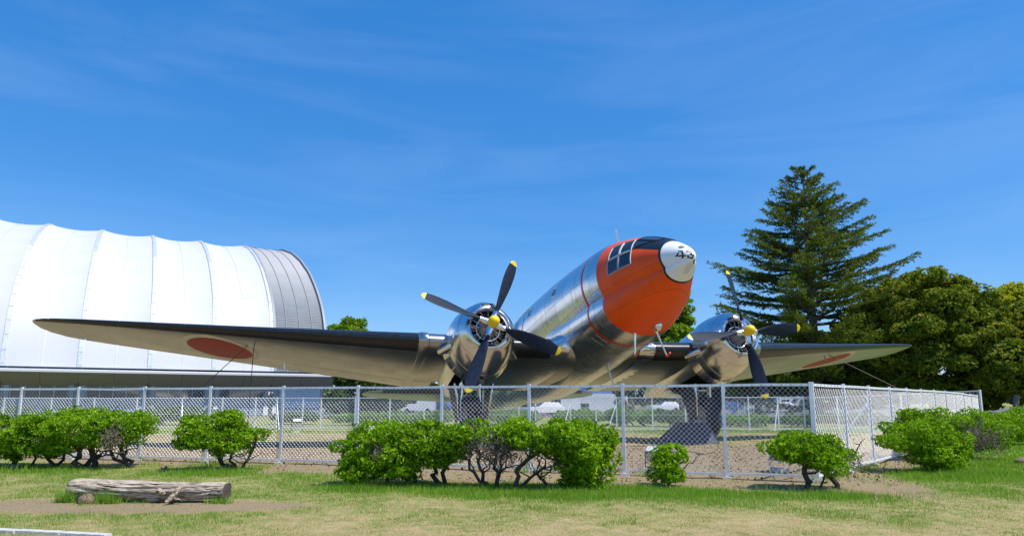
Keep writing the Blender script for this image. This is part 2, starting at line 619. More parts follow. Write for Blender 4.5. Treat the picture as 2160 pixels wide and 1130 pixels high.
def paint(x, y):
    """soil, lushness, tarmac at points of the ground"""
    p = np.stack([x, y], -1).reshape(-1, 2)
    n1 = vnoise(p, .9, 1).reshape(np.shape(x))
    n2 = vnoise(p, 2.7, 2).reshape(np.shape(x))
    wob = n1 * .45 + n2 * .2
    inside = (y > poly_y(FRONT, x)) & (x < poly_x(RIGHT, y)) & (y < 45)
    dF, dR = seg_dist(x, y, FRONT), seg_dist(x, y, RIGHT)
    strip = sstep(2.15, 1.35, dF + wob * .8) * (x > -4.8) + sstep(.9, .3, dF + wob * .5) * (x <= -4.8)
    strip = np.maximum(strip, sstep(1.3, .5, dR + wob * .6) * (y < 17))
    enc = sstep(21.6, 19.2, y + wob * 1.4 + .05 * x) * inside
    logp = sstep(1.15, .75, np.hypot((x + 5.0) / 2.6, (y - 8.75) / .64) + wob * .35)
    dirt = np.clip(np.maximum(np.maximum(np.maximum(strip, enc), logp * .95), inside * (.50 + .2 * n1) * (1 - .8 * sstep(29, 34, y))), 0, 1)
    feet = np.zeros(np.shape(x))
    for fx, fy in BUSH_FEET:
        feet = np.maximum(feet, np.exp(-(((x - fx) / .62) ** 2 + ((y - fy + .62) / .42) ** 2)))
    lush = .41 + .26 * n1 + .1 * n2
    lush = lush + .95 * feet + .22 * sstep(8.2, 10.5, y) * ~inside - .16 * sstep(8.2, 6.8, y)
    lush = lush + .30 * sstep(9, 14, x) * sstep(9, 14, y)
    lush = np.where(inside, .20 + .26 * n1, lush)
    lush = lush + .40 * sstep(29, 35, y) * inside
    lush = np.where(y > 40, .60 + .22 * n1, lush)
    dirt = dirt * (1 - .75 * np.clip(feet * 1.15 - .25, 0, 1) * ~inside)
    tar = sstep(66, 70, y) * sstep(150, 140, y)
    return dirt, np.clip(lush, 0, 1.2), tar

def build_ground():
    xs = np.concatenate([-np.geomspace(700, 17, 34), np.arange(-16, 24, .14), np.geomspace(25, 700, 34)])
    ys = np.concatenate([-np.geomspace(300, 5, 16), np.arange(-3, 4.6, 1.2), np.arange(5, 26, .13), np.geomspace(26.4, 1500, 60)])
    X, Y = np.meshgrid(xs, ys)
    P = np.stack([X, Y], -1).reshape(-1, 2)
    Z = gz(X, Y) + (.012 * vnoise(P, 1.7, 5) + .008 * vnoise(P, 6, 6)).reshape(X.shape) * (np.abs(X) < 26) * (Y < 30)
    V = np.stack([X, Y, Z], -1).reshape(-1, 3)
    nx, ny = len(xs), len(ys)
    i = (np.arange(ny - 1)[:, None] * nx + np.arange(nx - 1)[None]).reshape(-1)
    Fq = np.stack([i, i + 1, i + nx + 1, i + nx], 1)
    me = bpy.data.meshes.new('ground')
    me.vertices.add(len(V)); me.vertices.foreach_set('co', V.astype(np.float32).reshape(-1))
    me.loops.add(Fq.size); me.loops.foreach_set('vertex_index', Fq.astype(np.int32).reshape(-1))
    me.polygons.add(len(Fq)); me.polygons.foreach_set('loop_start', np.arange(0, Fq.size, 4, dtype=np.int32))
    me.polygons.foreach_set('loop_total', np.full(len(Fq), 4, np.int32))
    me.polygons.foreach_set('use_smooth', np.ones(len(Fq), bool))
    d, lu, ta = paint(X, Y)
    ca = me.attributes.new('paint', 'FLOAT_COLOR', 'POINT')
    ca.data.foreach_set('color', np.stack([d, np.clip(lu, 0, 1), ta, np.ones_like(d)], -1).astype(np.float32).reshape(-1))
    me.update(calc_edges=True)
    tag(link('ground', me, M['ground']), 'lawn of mixed straw and green turf with bare brown earth along the fence', kind='structure')
build_ground()

# ================================================================ museum hall with white membrane roof
def build_hall():
    E0 = np.array([-27.1, 75.0, 0.0])
    u = np.array([.860, .510, 0]); n = np.array([-.510, .860, 0])
    root = empty('museum_hall', tuple(E0 + u * -15 + n * 3 + np.array([0, 0, gz(0, 70)])))
    tag(root, 'large vaulted hall with white membrane roof and grey corrugated end behind the left wing', 'building')
    off = -np.array(root.location)
    oz = np.array([(0, 4.2), (0.1, 4.9), (.7, 7.2), (1.6, 9.8), (2.9, 12.0), (4.6, 13.8), (7.25, 15.95), (10.8, 18.3), (16.25, 21.0), (22, 23.2), (29, 25.1), (36, 26.2), (42, 26.5)], float)
    full = np.concatenate([oz, np.stack([84 - oz[::-1, 0], oz[::-1, 1]], 1)[1:]])
    d = np.concatenate([[0], np.cumsum(np.hypot(*np.diff(full, axis=0).T))])
    def arch(t):                                            # t = metres along the arch -> o, z (smoothed)
        t = np.asarray(t, float)
        acc = 0
        for k in (-1.2, -.6, 0, .6, 1.2):
            acc = acc + np.stack([np.interp(t + k, d, full[:, 0]), np.interp(t + k, d, full[:, 1])], -1)
        return acc / 5
    def pt(s, o, z):
        return E0 + u * s + n * o + np.array([0, 0, z]) + off
    def nrm(t):
        a, b = arch(t - .2), arch(t + .2)
        q = b - a
        q = q / np.linalg.norm(q)
        return np.array([-q[1], q[0]])                      # outwards (o,z)
    T = d[-1]
    bays = [-36.9, -30.75, -24.6, -18.45, -12.3, -6.15, 0.0]
    ts = np.concatenate([np.linspace(0, 40, 60), np.linspace(41, T, 40)])
    for b0, b1 in zip(bays[:-1], bays[1:]):
        for h in (0, 1):
            P = []
            us = np.linspace(0, .5, 6) + h * .5
            for t in ts:
                o, z = arch(t)
                nn = nrm(t)
                sag = .42 * min(1, t / 9) 
                P.append([pt(b0 + (b1 - b0) * q + (.02 if q == .5 and h else 0), *(np.array([o, z]) - nn * sag * math.sin(math.pi * q) ** .8)) for q in us])
            MB().grid(P, flip=True).build('membrane_panel', M['membrane'], root, True)
    for b in bays[:-1]:
        seam = MB()
        mid = b + 3.075
        seam.tube([pt(mid, *(arch(t) - nrm(t) * (.42 * min(1, t / 9) - .02))) for t in ts[:70]], .03, 4)
        seam.build('seam_strip', M['clampgrey'], root)
    for b in bays:
        rib = MB()
        P = [[pt(b + x, *(arch(t) + nrm(t) * hh)) for x, hh in ((-.23, -.2), (-.23, .05), (.23, .05), (.23, -.2))] for t in ts]
        rib.grid(P, flip=True)
        r_o = rib.build('rib', M['clampgrey'], root)
        if b < -34: continue
        k = 0
        for t in np.arange(.4, 34, 1.55):
            P = [[pt(b + x, *(arch(t + dt) + nrm(t + dt) * hh)) for x, hh in ((-.19, .04), (-.19, .075), (.19, .075), (.19, .04))] for dt in (0, .7, 1.51)]
            m_ = MB().grid(P, flip=True)
            m_.build('clamp_plate', M['membrane'] if 3 < t < 19 else M['clampgrey'], r_o)
    # corrugated end section, slightly inside the membrane line
    P = []
    tt = np.arange(0, T, .125)
    for i, t in enumerate(tt):
        o, z = arch(t)
        nn = nrm(t)
        w = -.22 + (.045 if i % 2 else -.045)
        P.append([pt(s, *(np.array([o, z]) + nn * w)) for s in (.26, 3, 6.1)])
    MB().grid(P, flip=True).build('corrugated_cladding', M['corrug'], root)
    for s in (1.6, 3.1, 4.6):
        MB().tube([pt(s, *(arch(t) - nrm(t) * .15)) for t in ts], .035, 4).build('cladding_seam', M['corrug'], root)
    e = MB()
    ring = [pt(6.08, *(arch(t) - nrm(t) * .22)) for t in np.linspace(0, T, 60)]
    e.add(ring, [tuple(range(len(ring)))])
    e.build('end_wall', M['corrug'], root)
    edge = MB()
    for s in (.24, 6.1):
        edge.grid([[pt(s + x, *(arch(t) + nrm(t) * hh)) for x, hh in ((-.12, -.3), (-.12, .12), (.12, .12), (.12, -.3))] for t in ts], flip=True)
    edge.build('end_trim', M['corrug'], root)
    # eaves: white gutter, sloping grey soffit panels, glazing below
    s0, s1 = -36.9, 7.0
    g = MB()
    g.grid([[pt(s, o, z) for o, z in ((-.05, 4.34), (-.95, 4.22), (-.95, 4.02), (-.05, 4.02))] for s in (s0, s1)])
    g.add([pt(s1, o, z) for o, z in ((-.05, 4.34), (-.95, 4.22), (-.95, 4.02), (-.05, 4.02))], [(0, 1, 2, 3)])
    g.build('gutter', M['membrane'], root)
    cuts = sorted(set([round(b, 2) for b in bays] + [round(b + 3.075, 2) for b in bays[:-1]] + [3.1, 7.0]))
    for a, b in zip(cuts[:-1], cuts[1:]):
        pnl = MB()
        a2, b2 = a + .015, b - .015
        ring = [(-.92, 4.015), (-.92, 3.95), (.75, 2.75), (.95, 2.75), (.3, 4.015)]
        pnl.loft([[pt(s, o, z) for o, z in ring] for s in (a2, b2)])
        pnl.build('soffit_panel', M['soffit'], root)
    for a, b in zip(bays[:-1], bays[1:]):
        p = MB()
        w = pt(0, 0, 0)
        x0, x1 = a + .75, b - .75
        p.add([pt(x0, .9, 1.55), pt(x1, .9, 1.55), pt(x1, .9, 2.75), pt(x0, .9, 2.75)], [(0, 1, 2, 3)])
        w_o = p.build('window', M['bglass'], root)
        fr = MB()
        for k in range(5):
            s = x0 + (x1 - x0) * k / 4
            fr.tube([pt(s, .86, 1.5), pt(s, .86, 2.75)], .03, 4)
        fr.tube([pt(x0, .84, 1.52), pt(x1, .84, 1.52)], .05, 4)
        fr.build('frame', M['clampgrey'], w_o)
        for z0, z1 in ((.62, 1.48), (-.4, .6)):
            for h in range(4):
                q0, q1 = x0 + (x1 - x0) * h / 4 + .012, x0 + (x1 - x0) * (h + 1) / 4 - .012
                MB().loft([[pt(s, o, z) for o, z in ((.8, z0), (.8, z1), (.92, z1), (.92, z0))] for s in (q0, q1)]).build('wall_panel', M['spandrel'], root)
    for b in bays:
        for sgn in (-1, 1):
            c = MB()
            c.loft([[pt(b + sgn * .48 + x, .62 + y, z) for x, y in ((-.2, 0), (.2, 0), (.2, .4), (-.2, .4))] for z in (.55, 2.8)])
            c_o = c.build('column', M['spandrel'], root)
            f = MB()
            f.loft([[pt(b + sgn * .48 + x, .55 + y, z) for x, y in ((-.25, 0), (.25, 0), (.25, .5), (-.25, .5))] for z in (-.5, .548)])
            f.build('footing', M['bwhite'], c_o)
        MB().tube([pt(b, -.7, 4.0), pt(b, .45, 3.0), pt(b, .5, -.4)], .07, 6).build('drain_pipe', M['lampdark'], root)
    e = MB()
    e.loft([[pt(s, o, z) for o, z in ((.9, -.5), (.9, 2.74), (1.3, 2.74), (1.3, -.5))] for s in (.6, 6.0)])
    w = e.build('louvre_wall', M['spandrel'], root)
    for k in range(8):
        z = .5 + k * .26
        MB().loft([[pt(s, o, zz) for o, zz in ((.78, z), (.84, z + .2), (.895, z + .2), (.895, z))] for s in (1.0, 5.6)]).build('louvre', M['clampgrey'], w)
    # back of the lower storey so the hall is closed
    MB().loft([[pt(s, o, z) for o, z in ((1.35, -.5), (1.35, 4.2), (83, 4.2), (83, -.5))] for s in (s0, 6.0)]).build('lower_wall', M['bwhite'], root)
build_hall()

# ================================================================ the transport aeroplane
YAW, NOSE_UP = .28936, .23578
AP = np.array([3.2294, 18.4696, 3.3418])                    # mid point between the propeller hubs
sY, cY, sA, cA = math.sin(YAW), math.cos(YAW), math.sin(NOSE_UP), math.cos(NOSE_UP)
EX = np.array([cA * sY, -cA * cY, sA]); EYb = np.array([cY, sY, 0]); EZ = np.cross(EX, EYb)
BODY = np.array([EX, EYb, EZ])
def tow(b): return AP + BODY.T @ np.asarray(b, float)
HUB = 3.92

FUS = np.array([[3.76,.02,.50,.02,.48],[3.72,.08,.52,.06,.475],[3.64,.16,.56,.12,.465],[3.5,.25,.62,.20,.46],[3.2,.41,.70,.33,.47],[2.65,.68,.815,.575,.49],[2.0,.93,.925,.81,.48],
 [1.3,1.11,1.035,.97,.485],[.5,1.25,1.14,1.10,.54],[-1,1.36,1.24,1.205,.65],[-3,1.46,1.37,1.32,.75],[-6,1.55,1.47,1.30,.80],[-10,1.37,1.62,1.0,1.15],[-14,.85,1.78,.6,1.45],[-18,.36,2.0,.28,1.85],[-19.5,.1,2.1,.08,2.06]])
_X = FUS[::-1, 0]
import functools
@functools.lru_cache(maxsize=None)
def fus_par(x):
    out = []
    h = np.diff(_X)
    for k in range(1, 5):
        Y = FUS[::-1, k]
        d = np.diff(Y) / h
        m = np.zeros(len(_X))
        for i in range(1, len(d)):
            if d[i - 1] * d[i] > 0:
                m[i] = 3 * (h[i - 1] + h[i]) / ((2 * h[i] + h[i - 1]) / d[i - 1] + (h[i] + 2 * h[i - 1]) / d[i])
        m[0], m[-1] = d[0], d[-1]
        i = int(np.clip(np.searchsorted(_X, x) - 1, 0, len(h) - 1))
        t = (x - _X[i]) / h[i]
        out.append((2*t**3-3*t**2+1)*Y[i]+(t**3-2*t**2+t)*h[i]*m[i]+(-2*t**3+3*t**2)*Y[i+1]+(t**3-t**2)*h[i]*m[i+1])
    ru, zu, rl, zl = out
    zc = ((rl*rl - zl*zl) - (ru*ru - zu*zu)) / (2 * (zu - zl))
    pc = math.acos(max(-1, min(1, (zc - zu) / ru)))         # upper-lobe angle of the crease
    yc = ru * math.sin(pc)
    dl = .24 * rl
    zl2, hl = zl - dl, rl - dl
    k = max(-.9, min(.9, (zc - zl2) / hl))
    wl_ = yc / math.sqrt(1 - k * k)
    return ru, zu, (wl_, hl), zl2, pc, math.acos(k)
def fus_up(x, phi, side=-1, off=0.0):
    """upper lobe; phi in radians from the top; side -1 = the aeroplane's right"""
    ru, zu, rl, zl, pc, qc = fus_par(x)
    phi = min(phi, pc)
    return (x, side * (ru + off) * math.sin(phi), zu + (ru + off) * math.cos(phi))
def fus_lo(x, t, side=-1, off=0.0):
    """lower lobe; t 0 = crease, 1 = keel"""
    ru, zu, rl, zl, pc, qc = fus_par(x)
    a = qc + (math.pi - qc) * t
    return (x, side * (rl[0] + off) * math.sin(a), zl + (rl[1] + off) * math.cos(a))

def build_aeroplane():
    w0 = np.array([AP[0] + 1.0, AP[1] + 3.2, 0.0])
    w0[2] = float(gz(w0[0], w0[1]))
    b0 = BODY @ (w0 - AP)
    root = empty('transport_aeroplane', tuple(w0))
    root.rotation_euler = Matrix(BODY.T.tolist()).to_euler()
    tag(root, 'silver twin propeller transport aeroplane with orange nose, white nose cap and the number 43', 'aeroplane')
    base = Vector(-b0)
    def part(mb, name, m, parent=None, smooth=True, angle=40):
        o = mb.build(name, m, parent or root, smooth, angle)
        if parent is None:
            o.location = base
        return o
    def pempty(name, loc, rot=(0, 0, 0)):
        o = empty(name, tuple(Vector(loc) + base), rot)
        o.parent = root
        return o

    # ---------- fuselage shells
    def band(mb, x0, x1, nx, p0=0, lower=True, sides=(-1, 1), off=0.0, phi_to=None, nup=16, nlo=13):
        xs = np.linspace(x0, x1, nx) if np.isscalar(nx) else nx
        for sd_ in sides:
            Pu, Pl = [], []
            for x in xs:
                pc = fus_par(x)[4]
                a0 = p0(x) if callable(p0) else p0
                a1 = pc if phi_to is None else min(pc, phi_to(x) if callable(phi_to) else phi_to)
                Pu.append([fus_up(x, a0 + (a1 - a0) * k / nup, sd_, off) for k in range(nup + 1)])
                Pl.append([fus_lo(x, k / nlo, sd_, off) for k in range(nlo + 1)])
            mb.grid(Pu, flip=sd_ > 0)
            if lower and phi_to is None:
                mb.grid(Pl, flip=sd_ > 0)
        return mb
    ob = .93                                                # where orange paint meets bare metal
    f = MB()
    band(f, -19.5, .085, np.concatenate([np.linspace(-19.5, -6, 22), np.linspace(-5.5, .085, 20)]))
    band(f, .185, ob, 6)
    fus_o = part(f, 'fuselage', M['skin'])
    part(band(MB(), .085, .185, 2, off=.002), 'red_stripe', M['redline'], fus_o)
    for x in (-.35, -2.6, -5.2):                            # joint straps that stand proud of the skin
        part(band(MB(), x - .02, x + .02, 2, off=.006), 'seam_strap', M['polish'], fus_o)
    part(band(MB(), .42, .45, 2, off=.006), 'seam_strap', M['polish'], fus_o)
    ag = lambda x: R(np.interp(x, [2.24, 2.68, 3.05], [58, 62, 66]))
    nose = MB()
    band(nose, ob, 2.12, 14)
    band(nose, 2.12, 3.045, 14, p0=ag)
    nose_o = part(nose, 'nose_section', M['orange'])
    part(band(MB(), 2.12, 3.045, 14, phi_to=ag), 'glare_panel', M['black'], nose_o)
    part(band(MB(), 3.045, 3.10, 3, off=.003), 'cap_border', M['black'], nose_o)
    cap = band(MB(), 3.10, 3.759, np.concatenate([np.linspace(3.10, 3.55, 12), np.linspace(3.58, 3.759, 14)]), nup=20, nlo=16)
    cap_o = part(cap, 'nose_cap', M['capwhite'])

    def surf_x(y, z):
        """nose surface: largest x whose section contains (y,z)"""
        lo, hi = 2.6, 3.759
        for _ in range(20):
            c = (lo + hi) / 2
            ru, zu, rl, zl, pc, qc = fus_par(c)
            if math.hypot(y, z - zu) <= ru or math.hypot(y / rl[0], (z - zl) / rl[1]) <= 1: lo = c
            else: hi = c
        return lo
    def on_cap(y, z, off):
        x = surf_x(y, z)
        e = .01
        gy = (surf_x(y + e, z) - surf_x(y - e, z)) / (2 * e)
        gz_ = (surf_x(y, z + e) - surf_x(y, z - e)) / (2 * e)
        nn = np.array([1, -gy, -gz_]); nn /= np.linalg.norm(nn)
        return np.array([x, y, z]) + nn * off
    def disc_on_cap(cy, cz, ry, rz, off, name, m, parent, n=24, inner=0.0):
        mb = MB()
        P = []
        for k in range(n + 1):
            a = 2 * math.pi * k / n
            P.append([on_cap(cy + ry * q * math.cos(a), cz + rz * q * math.sin(a), off) for q in np.linspace(max(inner, .02), 1, 4)])
        mb.grid(P)
        return part(mb, name, m, parent)
    disc_on_cap(-.02, .275, .088, .098, .006, 'landing_light_ring', M['capwhite'], cap_o, inner=.86)
    disc_on_cap(-.02, .275, .076, .086, .003, 'landing_light', M['lamplens'], cap_o)
    disc_on_cap(-.12, .80, .062, .05, .003, 'vent_panel', M['dullmetal'], cap_o)
    disc_on_cap(.06, .375, .026, .05, .003, 'black_port', M['black'], cap_o)
    # stencilled numerals 4 3, strokes in a unit box (u across, v up)
    def stroke(poly, w, cy, cz, su, sv, name):
        """thin strip along a polyline, laid on the cap"""
        mb = MB()
        for (u0, v0), (u1, v1) in zip(poly[:-1], poly[1:]):
            L = math.hypot((u1 - u0) * su, (v1 - v0) * sv)
            tx, tz = (u1 - u0) * su, (v1 - v0) * sv - .60 * (u1 - u0) * su
            tn = math.hypot(tx, tz); tx /= tn; tz /= tn
            P = []
            for q in np.linspace(-w * .5 / L, 1 + w * .5 / L, 9):
                yy = cy + (u0 + (u1 - u0) * q) * su
                zz = cz + (v0 + (v1 - v0) * q) * sv - .60 * (yy - cy)
                P.append([on_cap(yy - tz * w * h, zz + tx * w * h, .003) for h in (-.5, 0, .5)])
            mb.grid(P)
        return mb
    four = MB()
    for pl in ([(.42, 1.0), (.72, 1.0), (.72, .42)], [(.72, .2), (.72, 0)], [(.22, .62), (0, .22), (.60, .22)], [(.84, .22), (1.0, .22)]):
        q = stroke(pl, .026, -.262, .545, .118, .165, '')
        four.add(q.v, q.f)
    part(four, 'numeral_four', M['black'], cap_o)
    three = MB()
    for pl in ([(.0, .86), (.12, 1.0), (.42, 1.0)], [(.62, 1.0), (.92, .92), (.92, .66), (.5, .54)], [(.55, .5), (.95, .40), (.95, .08), (.66, 0)], [(.45, 0), (.1, 0), (0, .2)]):
        q = stroke(pl, .026, -.10, .462, .09, .165, '')
        three.add(q.v, q.f)
    part(three, 'numeral_three', M['black'], cap_o)

    # ---------- cockpit glazing
    def patch(c, off, n=6, lift=None):
        """c: four (x, phi degrees) corners; bilinear patch on the upper lobe"""
        def f_(sd_):
            P = []
            for i in range(n + 1):
                row = []
                for j in range(n + 1):
                    u_, v_ = i / n, j / n
                    x = (1-u_)*(1-v_)*c[0][0] + u_*(1-v_)*c[1][0] + u_*v_*c[2][0] + (1-u_)*v_*c[3][0]
                    ph = (1-u_)*(1-v_)*c[0][1] + u_*(1-v_)*c[1][1] + u_*v_*c[2][1] + (1-u_)*v_*c[3][1]
                    row.append(fus_up(x, R(ph), sd_, off))
                P.append(row)
            return P
        return f_
    def strip(a, b, w, off, sd_, depth=.018):
        """raised bar between two (x,phi) points"""
        pa, pb_ = a, b
        pts = []
        for k in range(7):
            q = k / 6
            pts.append(fus_up(pa[0] + (pb_[0] - pa[0]) * q, R(pa[1] + (pb_[1] - pa[1]) * q), sd_, off))
        return MB().tube(pts, w, 6)
    for sd_ in (-1, 1):
        rows = [((1.40, 47), (2.09, 31), (2.245, 60.5), (1.45, 71.5)), ((1.45, 73.5), (2.255, 62.5), (2.28, 89), (1.43, 95))]
        for ri, c in enumerate(rows):
            fx = lambda t, e: (c[0 if e == 0 else 3][0] + (c[1 if e == 0 else 2][0] - c[0 if e == 0 else 3][0]) * t, c[0 if e == 0 else 3][1] + (c[1 if e == 0 else 2][1] - c[0 if e == 0 else 3][1]) * t)
            for t0, t1 in ((0, .48), (.52, 1)):
                pc_ = (fx(t0, 0), fx(t1, 0), fx(t1, 1), fx(t0, 1))
                w = part(MB().grid(patch(pc_, .006)(sd_), flip=sd_ > 0), 'cockpit_window', M['glass'])
                fr = MB()
                for a, b in zip(pc_, pc_[1:] + pc_[:1]):
                    q = strip(a, b, .017, .008, sd_)
                    fr.add(q.v, q.f)
                part(fr, 'frame', M['winframe'], w)
        wc = ((2.13, 3), (2.84, 3), (2.78, 31), (2.14, 31))
        wd = ((2.15, 34), (2.76, 34), (2.32, 56.5), (2.27, 56.5))
        for c in (wc, wd):
            w = part(MB().grid(patch(c, .006)(sd_), flip=sd_ > 0), 'windshield', M['glass'])
            fr = MB()
            for a, b in zip(c, c[1:] + c[:1]):
                q = strip(a, b, .014, .008, sd_)
                fr.add(q.v, q.f)
            part(fr, 'frame', M['black'], w)
        # cabin windows
        for xc in (-1.93, -4.15, -5.6, -7.2, -8.8):
            c = ((xc - .13, 61.5), (xc + .13, 61.5), (xc + .13, 74.5), (xc - .13, 74.5))
            w = part(MB().grid(patch(c, .004, 4)(sd_), flip=sd_ > 0), 'cabin_window', M['glass'])
            fr = MB()
            for a, b in zip(c, c[1:] + c[:1]):
                q = strip(a, b, .014, .004, sd_)
                fr.add(q.v, q.f)
            part(fr, 'frame', M['polish'], w)
        # door and hatch outlines that stand proud
        for c, lo in ((((-5.35, 52), (-4.75, 52), (-4.75, 92), (-5.35, 92)), False),):
            fr = MB()
            for a, b in zip(c, c[1:] + c[:1]):
                q = strip(a, b, .016, .003, sd_)
                fr.add(q.v, q.f)
            part(fr, 'door_edge', M['polish'])
        for x0, x1, t0, t1 in ((-3.0, -1.7, .12, .42), (-.3, .0, .5, .7)):
            fr = MB()
            cs = [(x0, t0), (x1, t0), (x1, t1), (x0, t1)]
            for a, b in zip(cs, cs[1:] + cs[:1]):
                fr.tube([fus_lo(a[0] + (b[0] - a[0]) * k / 6, a[1] + (b[1] - a[1]) * k / 6, sd_, .001) for k in range(7)], .004, 5)
            part(fr, 'hatch_edge', M['polish'])

    # ---------- wings
    ys = np.array([0, 1.2, 3.0, 5.4, 8, 11, 13.5, 15.0, 15.7, 16.1, 16.32, 16.40])
    le = np.array([-1.5, -1.5, -1.5, -1.5, -2.36, -3.35, -4.17, -4.66, -4.93, -5.12, -5.28, -5.45])
    te = np.array([-6.05, -6.05, -6.02, -6.0, -6.08, -6.2, -6.32, -6.38, -6.33, -6.15, -5.92, -5.62])
    zz = np.array([-.05, -.05, -.03, .05, .42, .845, 1.2, 1.41, 1.51, 1.565, 1.595, 1.60])
    tk = np.array([.185, .185, .18, .17, .155, .135, .12, .11, .105, .10, .09, .06])
    def wing_pt(y, c, up, off=0.0, sd_=1):
        xl, xt, zl, t = np.interp(y, ys, le), np.interp(y, ys, te), np.interp(y, ys, zz), np.interp(y, ys, tk)
        ch = xl - xt
        yt = t * 5 * (.2969 * math.sqrt(c) - .126 * c - .3516 * c * c + .2843 * c ** 3 - .1036 * c ** 4)
        yc = 4 * .018 * c * (1 - c)
        k = (yc + yt) if up else (yc - yt)
        e = off if up else -off
        xo = off * (1 - min(1, c / .02)) if off else 0
        return (xl - c * ch + xo, sd_ * y, zl + k * ch - .05 * c * ch + e)
    def section(y, c0, c1, off=0.0, sd_=1, n=14):
        cs = c0 + (c1 - c0) * (1 - np.cos(np.linspace(0, math.pi / (2 if c0 == 0 else 1), n))) * (1 if c0 == 0 else .5)
        up = [wing_pt(y, c, True, off, sd_) for c in cs]
        lo = [wing_pt(y, c, False, off, sd_) for c in cs]
        return up[::-1] + lo[(1 if c0 == 0 else 0):]
    for sd_ in (-1, 1):
        yy_out = [5.45, 6.2, 7, 8, 9, 10, 11, 12, 13, 14, 15, 15.7, 16.1, 16.32, 16.4]
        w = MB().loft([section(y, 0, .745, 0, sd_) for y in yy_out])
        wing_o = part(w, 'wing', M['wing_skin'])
        f_ = MB().loft([section(y, .755, .999, -.004, sd_, 6) for y in np.linspace(9.35, 15.2, 10)])
        part(f_, 'aileron', M['wing_skin'], wing_o)
        f_ = MB().loft([section(y, .755, .999, -.004, sd_, 6) for y in np.linspace(5.5, 9.3, 6)])
        part(f_, 'flap', M['wing_skin'], wing_o)
        f_ = MB().loft([section(y, .752, .999, 0, sd_, 6) for y in (15.23, 15.7, 16.1, 16.32, 16.4)])
        part(f_, 'wing_tip', M['wing_skin'], wing_o)
        bt = MB()
        P = [section(y, 0, .085, .005, sd_, 9) for y in np.concatenate([np.linspace(5.62, 15.7, 16), [16.05, 16.25]])]
        bt.grid(P)
        part(bt, 'deice_boot', M['boot'], wing_o)
        # roundel on the lower surface
        for r0, r1, nm, m_ in ((0.93, 1.12, 'roundel_rim', 'roundelrim'), (0, .93, 'roundel', 'roundel')):
            P = []
            for k in range(41):
                a = 2 * math.pi * k / 40
                row = []
                for q in np.linspace(r0, r1, 4):
                    y = 11.15 + q * math.cos(a)
                    x = -4.85 + q * math.sin(a)
                    xl, xt = np.interp(y, ys, le), np.interp(y, ys, te)
                    c = min(.99, max(.02, (xl - x) / (xl - xt)))
                    row.append(wing_pt(y, c, False, .004, sd_))
                P.append(row)
            part(MB().grid(P), nm, M[m_], wing_o)
        # tie-down ring for the guy cables
        p = np.array(wing_pt(10.1, .22, False, 0, sd_))
        part(MB().tube([p, p + (0.02, 0, -.16)], .02, 6), 'tie_ring', M['dullmetal'], wing_o)
        # centre section with inner boot, flap and root fairing
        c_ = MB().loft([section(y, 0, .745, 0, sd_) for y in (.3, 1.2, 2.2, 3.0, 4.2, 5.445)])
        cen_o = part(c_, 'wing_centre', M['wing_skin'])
        part(MB().grid([section(y, 0, .085, .005, sd_, 9) for y in np.linspace(1.7, 3.12, 4)]), 'deice_boot', M['boot'], cen_o)
        part(MB().loft([section(y, .755, .999, -.004, sd_, 6) for y in (1.3, 3.1)]), 'flap', M['wing_skin'], cen_o)
        part(MB().loft([section(y, .755, .999, -.004, sd_, 6) for y in (4.7, 5.4)]), 'flap', M['wing_skin'], cen_o)
        # joint band
        jb = MB()
        jb.loft([[tuple(np.array(q) + 0) for q in section(y, 0, .99, o_, sd_)] for y, o_ in ((5.32, .0), (5.34, .02), (5.42, .034), (5.5, .034), (5.57, .02), (5.59, .0))], (False, False))
        part(jb, 'joint_band', M['wing_skin'])
        fl = MB()
        P = []
        for y, k in ((1.66, .0), (1.52, .04), (1.40, .10), (1.28, .18), (1.15, .30)):
            ring = np.array(section(y, 0, .999, 0, sd_))
            cx = ring.mean(0)
            ring[:, 0] += np.where(ring[:, 0] > cx[0], .15, .35) * k * np.abs(ring[:, 0] - cx[0]) / 2.2
            ring[:, 2] += np.where(ring[:, 2] > cx[2], .9, -.03) * k
            P.append(ring)
        fl.loft(P, (False, False))
        part(fl, 'wing_fillet', M['cowl'])

    # ---------- nacelles, engines, propellers, gear
    prop_first = None
    for sd_, phase in ((-1, -.38494), (1, .10582)):
        Yh = sd_ * HUB
        def bulge(a, r, t):
            dn = math.exp(-((abs(t - math.pi)) / .75) ** 2)
            tp = math.exp(-(min(t, 2 * math.pi - t) / .30) ** 2)
            g = max(0, min(1, (-.28 - a) / .9))
            return r + dn * .16 * g * (r > .52) + tp * (.05 if -.95 < a < -.3 else .02) * (r > .56)
        cw = MB().lathe([(-.9, .50), (-.55, .485), (-.38, .49), (-.30, .515), (-.265, .555), (-.275, .60), (-.32, .65), (-.40, .70), (-.52, .765), (-.70, .835), (-.92, .89), (-1.2, .93), (-1.5, .945), (-1.5, .91), (-1.2, .89)], (0, Yh, 0), (1, 0, 0), 48, fn=bulge)
        cowl = part(cw, 'engine_cowling', M['cowl'])
        for xr in (-.62, -1.18):
            part(MB().lathe([(xr - .012, np.interp(xr, [-1.5, -1.2, -.92, -.7, -.52], [.945, .93, .89, .835, .765])), (xr, .006 + np.interp(xr, [-1.5, -1.2, -.92, -.7, -.52], [.945, .93, .89, .835, .765])), (xr + .012, np.interp(xr, [-1.5, -1.2, -.92, -.7, -.52], [.945, .93, .89, .835, .765]))], (0, Yh, 0), (1, 0, 0), 48, fn=bulge), 'cowl_seam', M['cowl'], cowl)
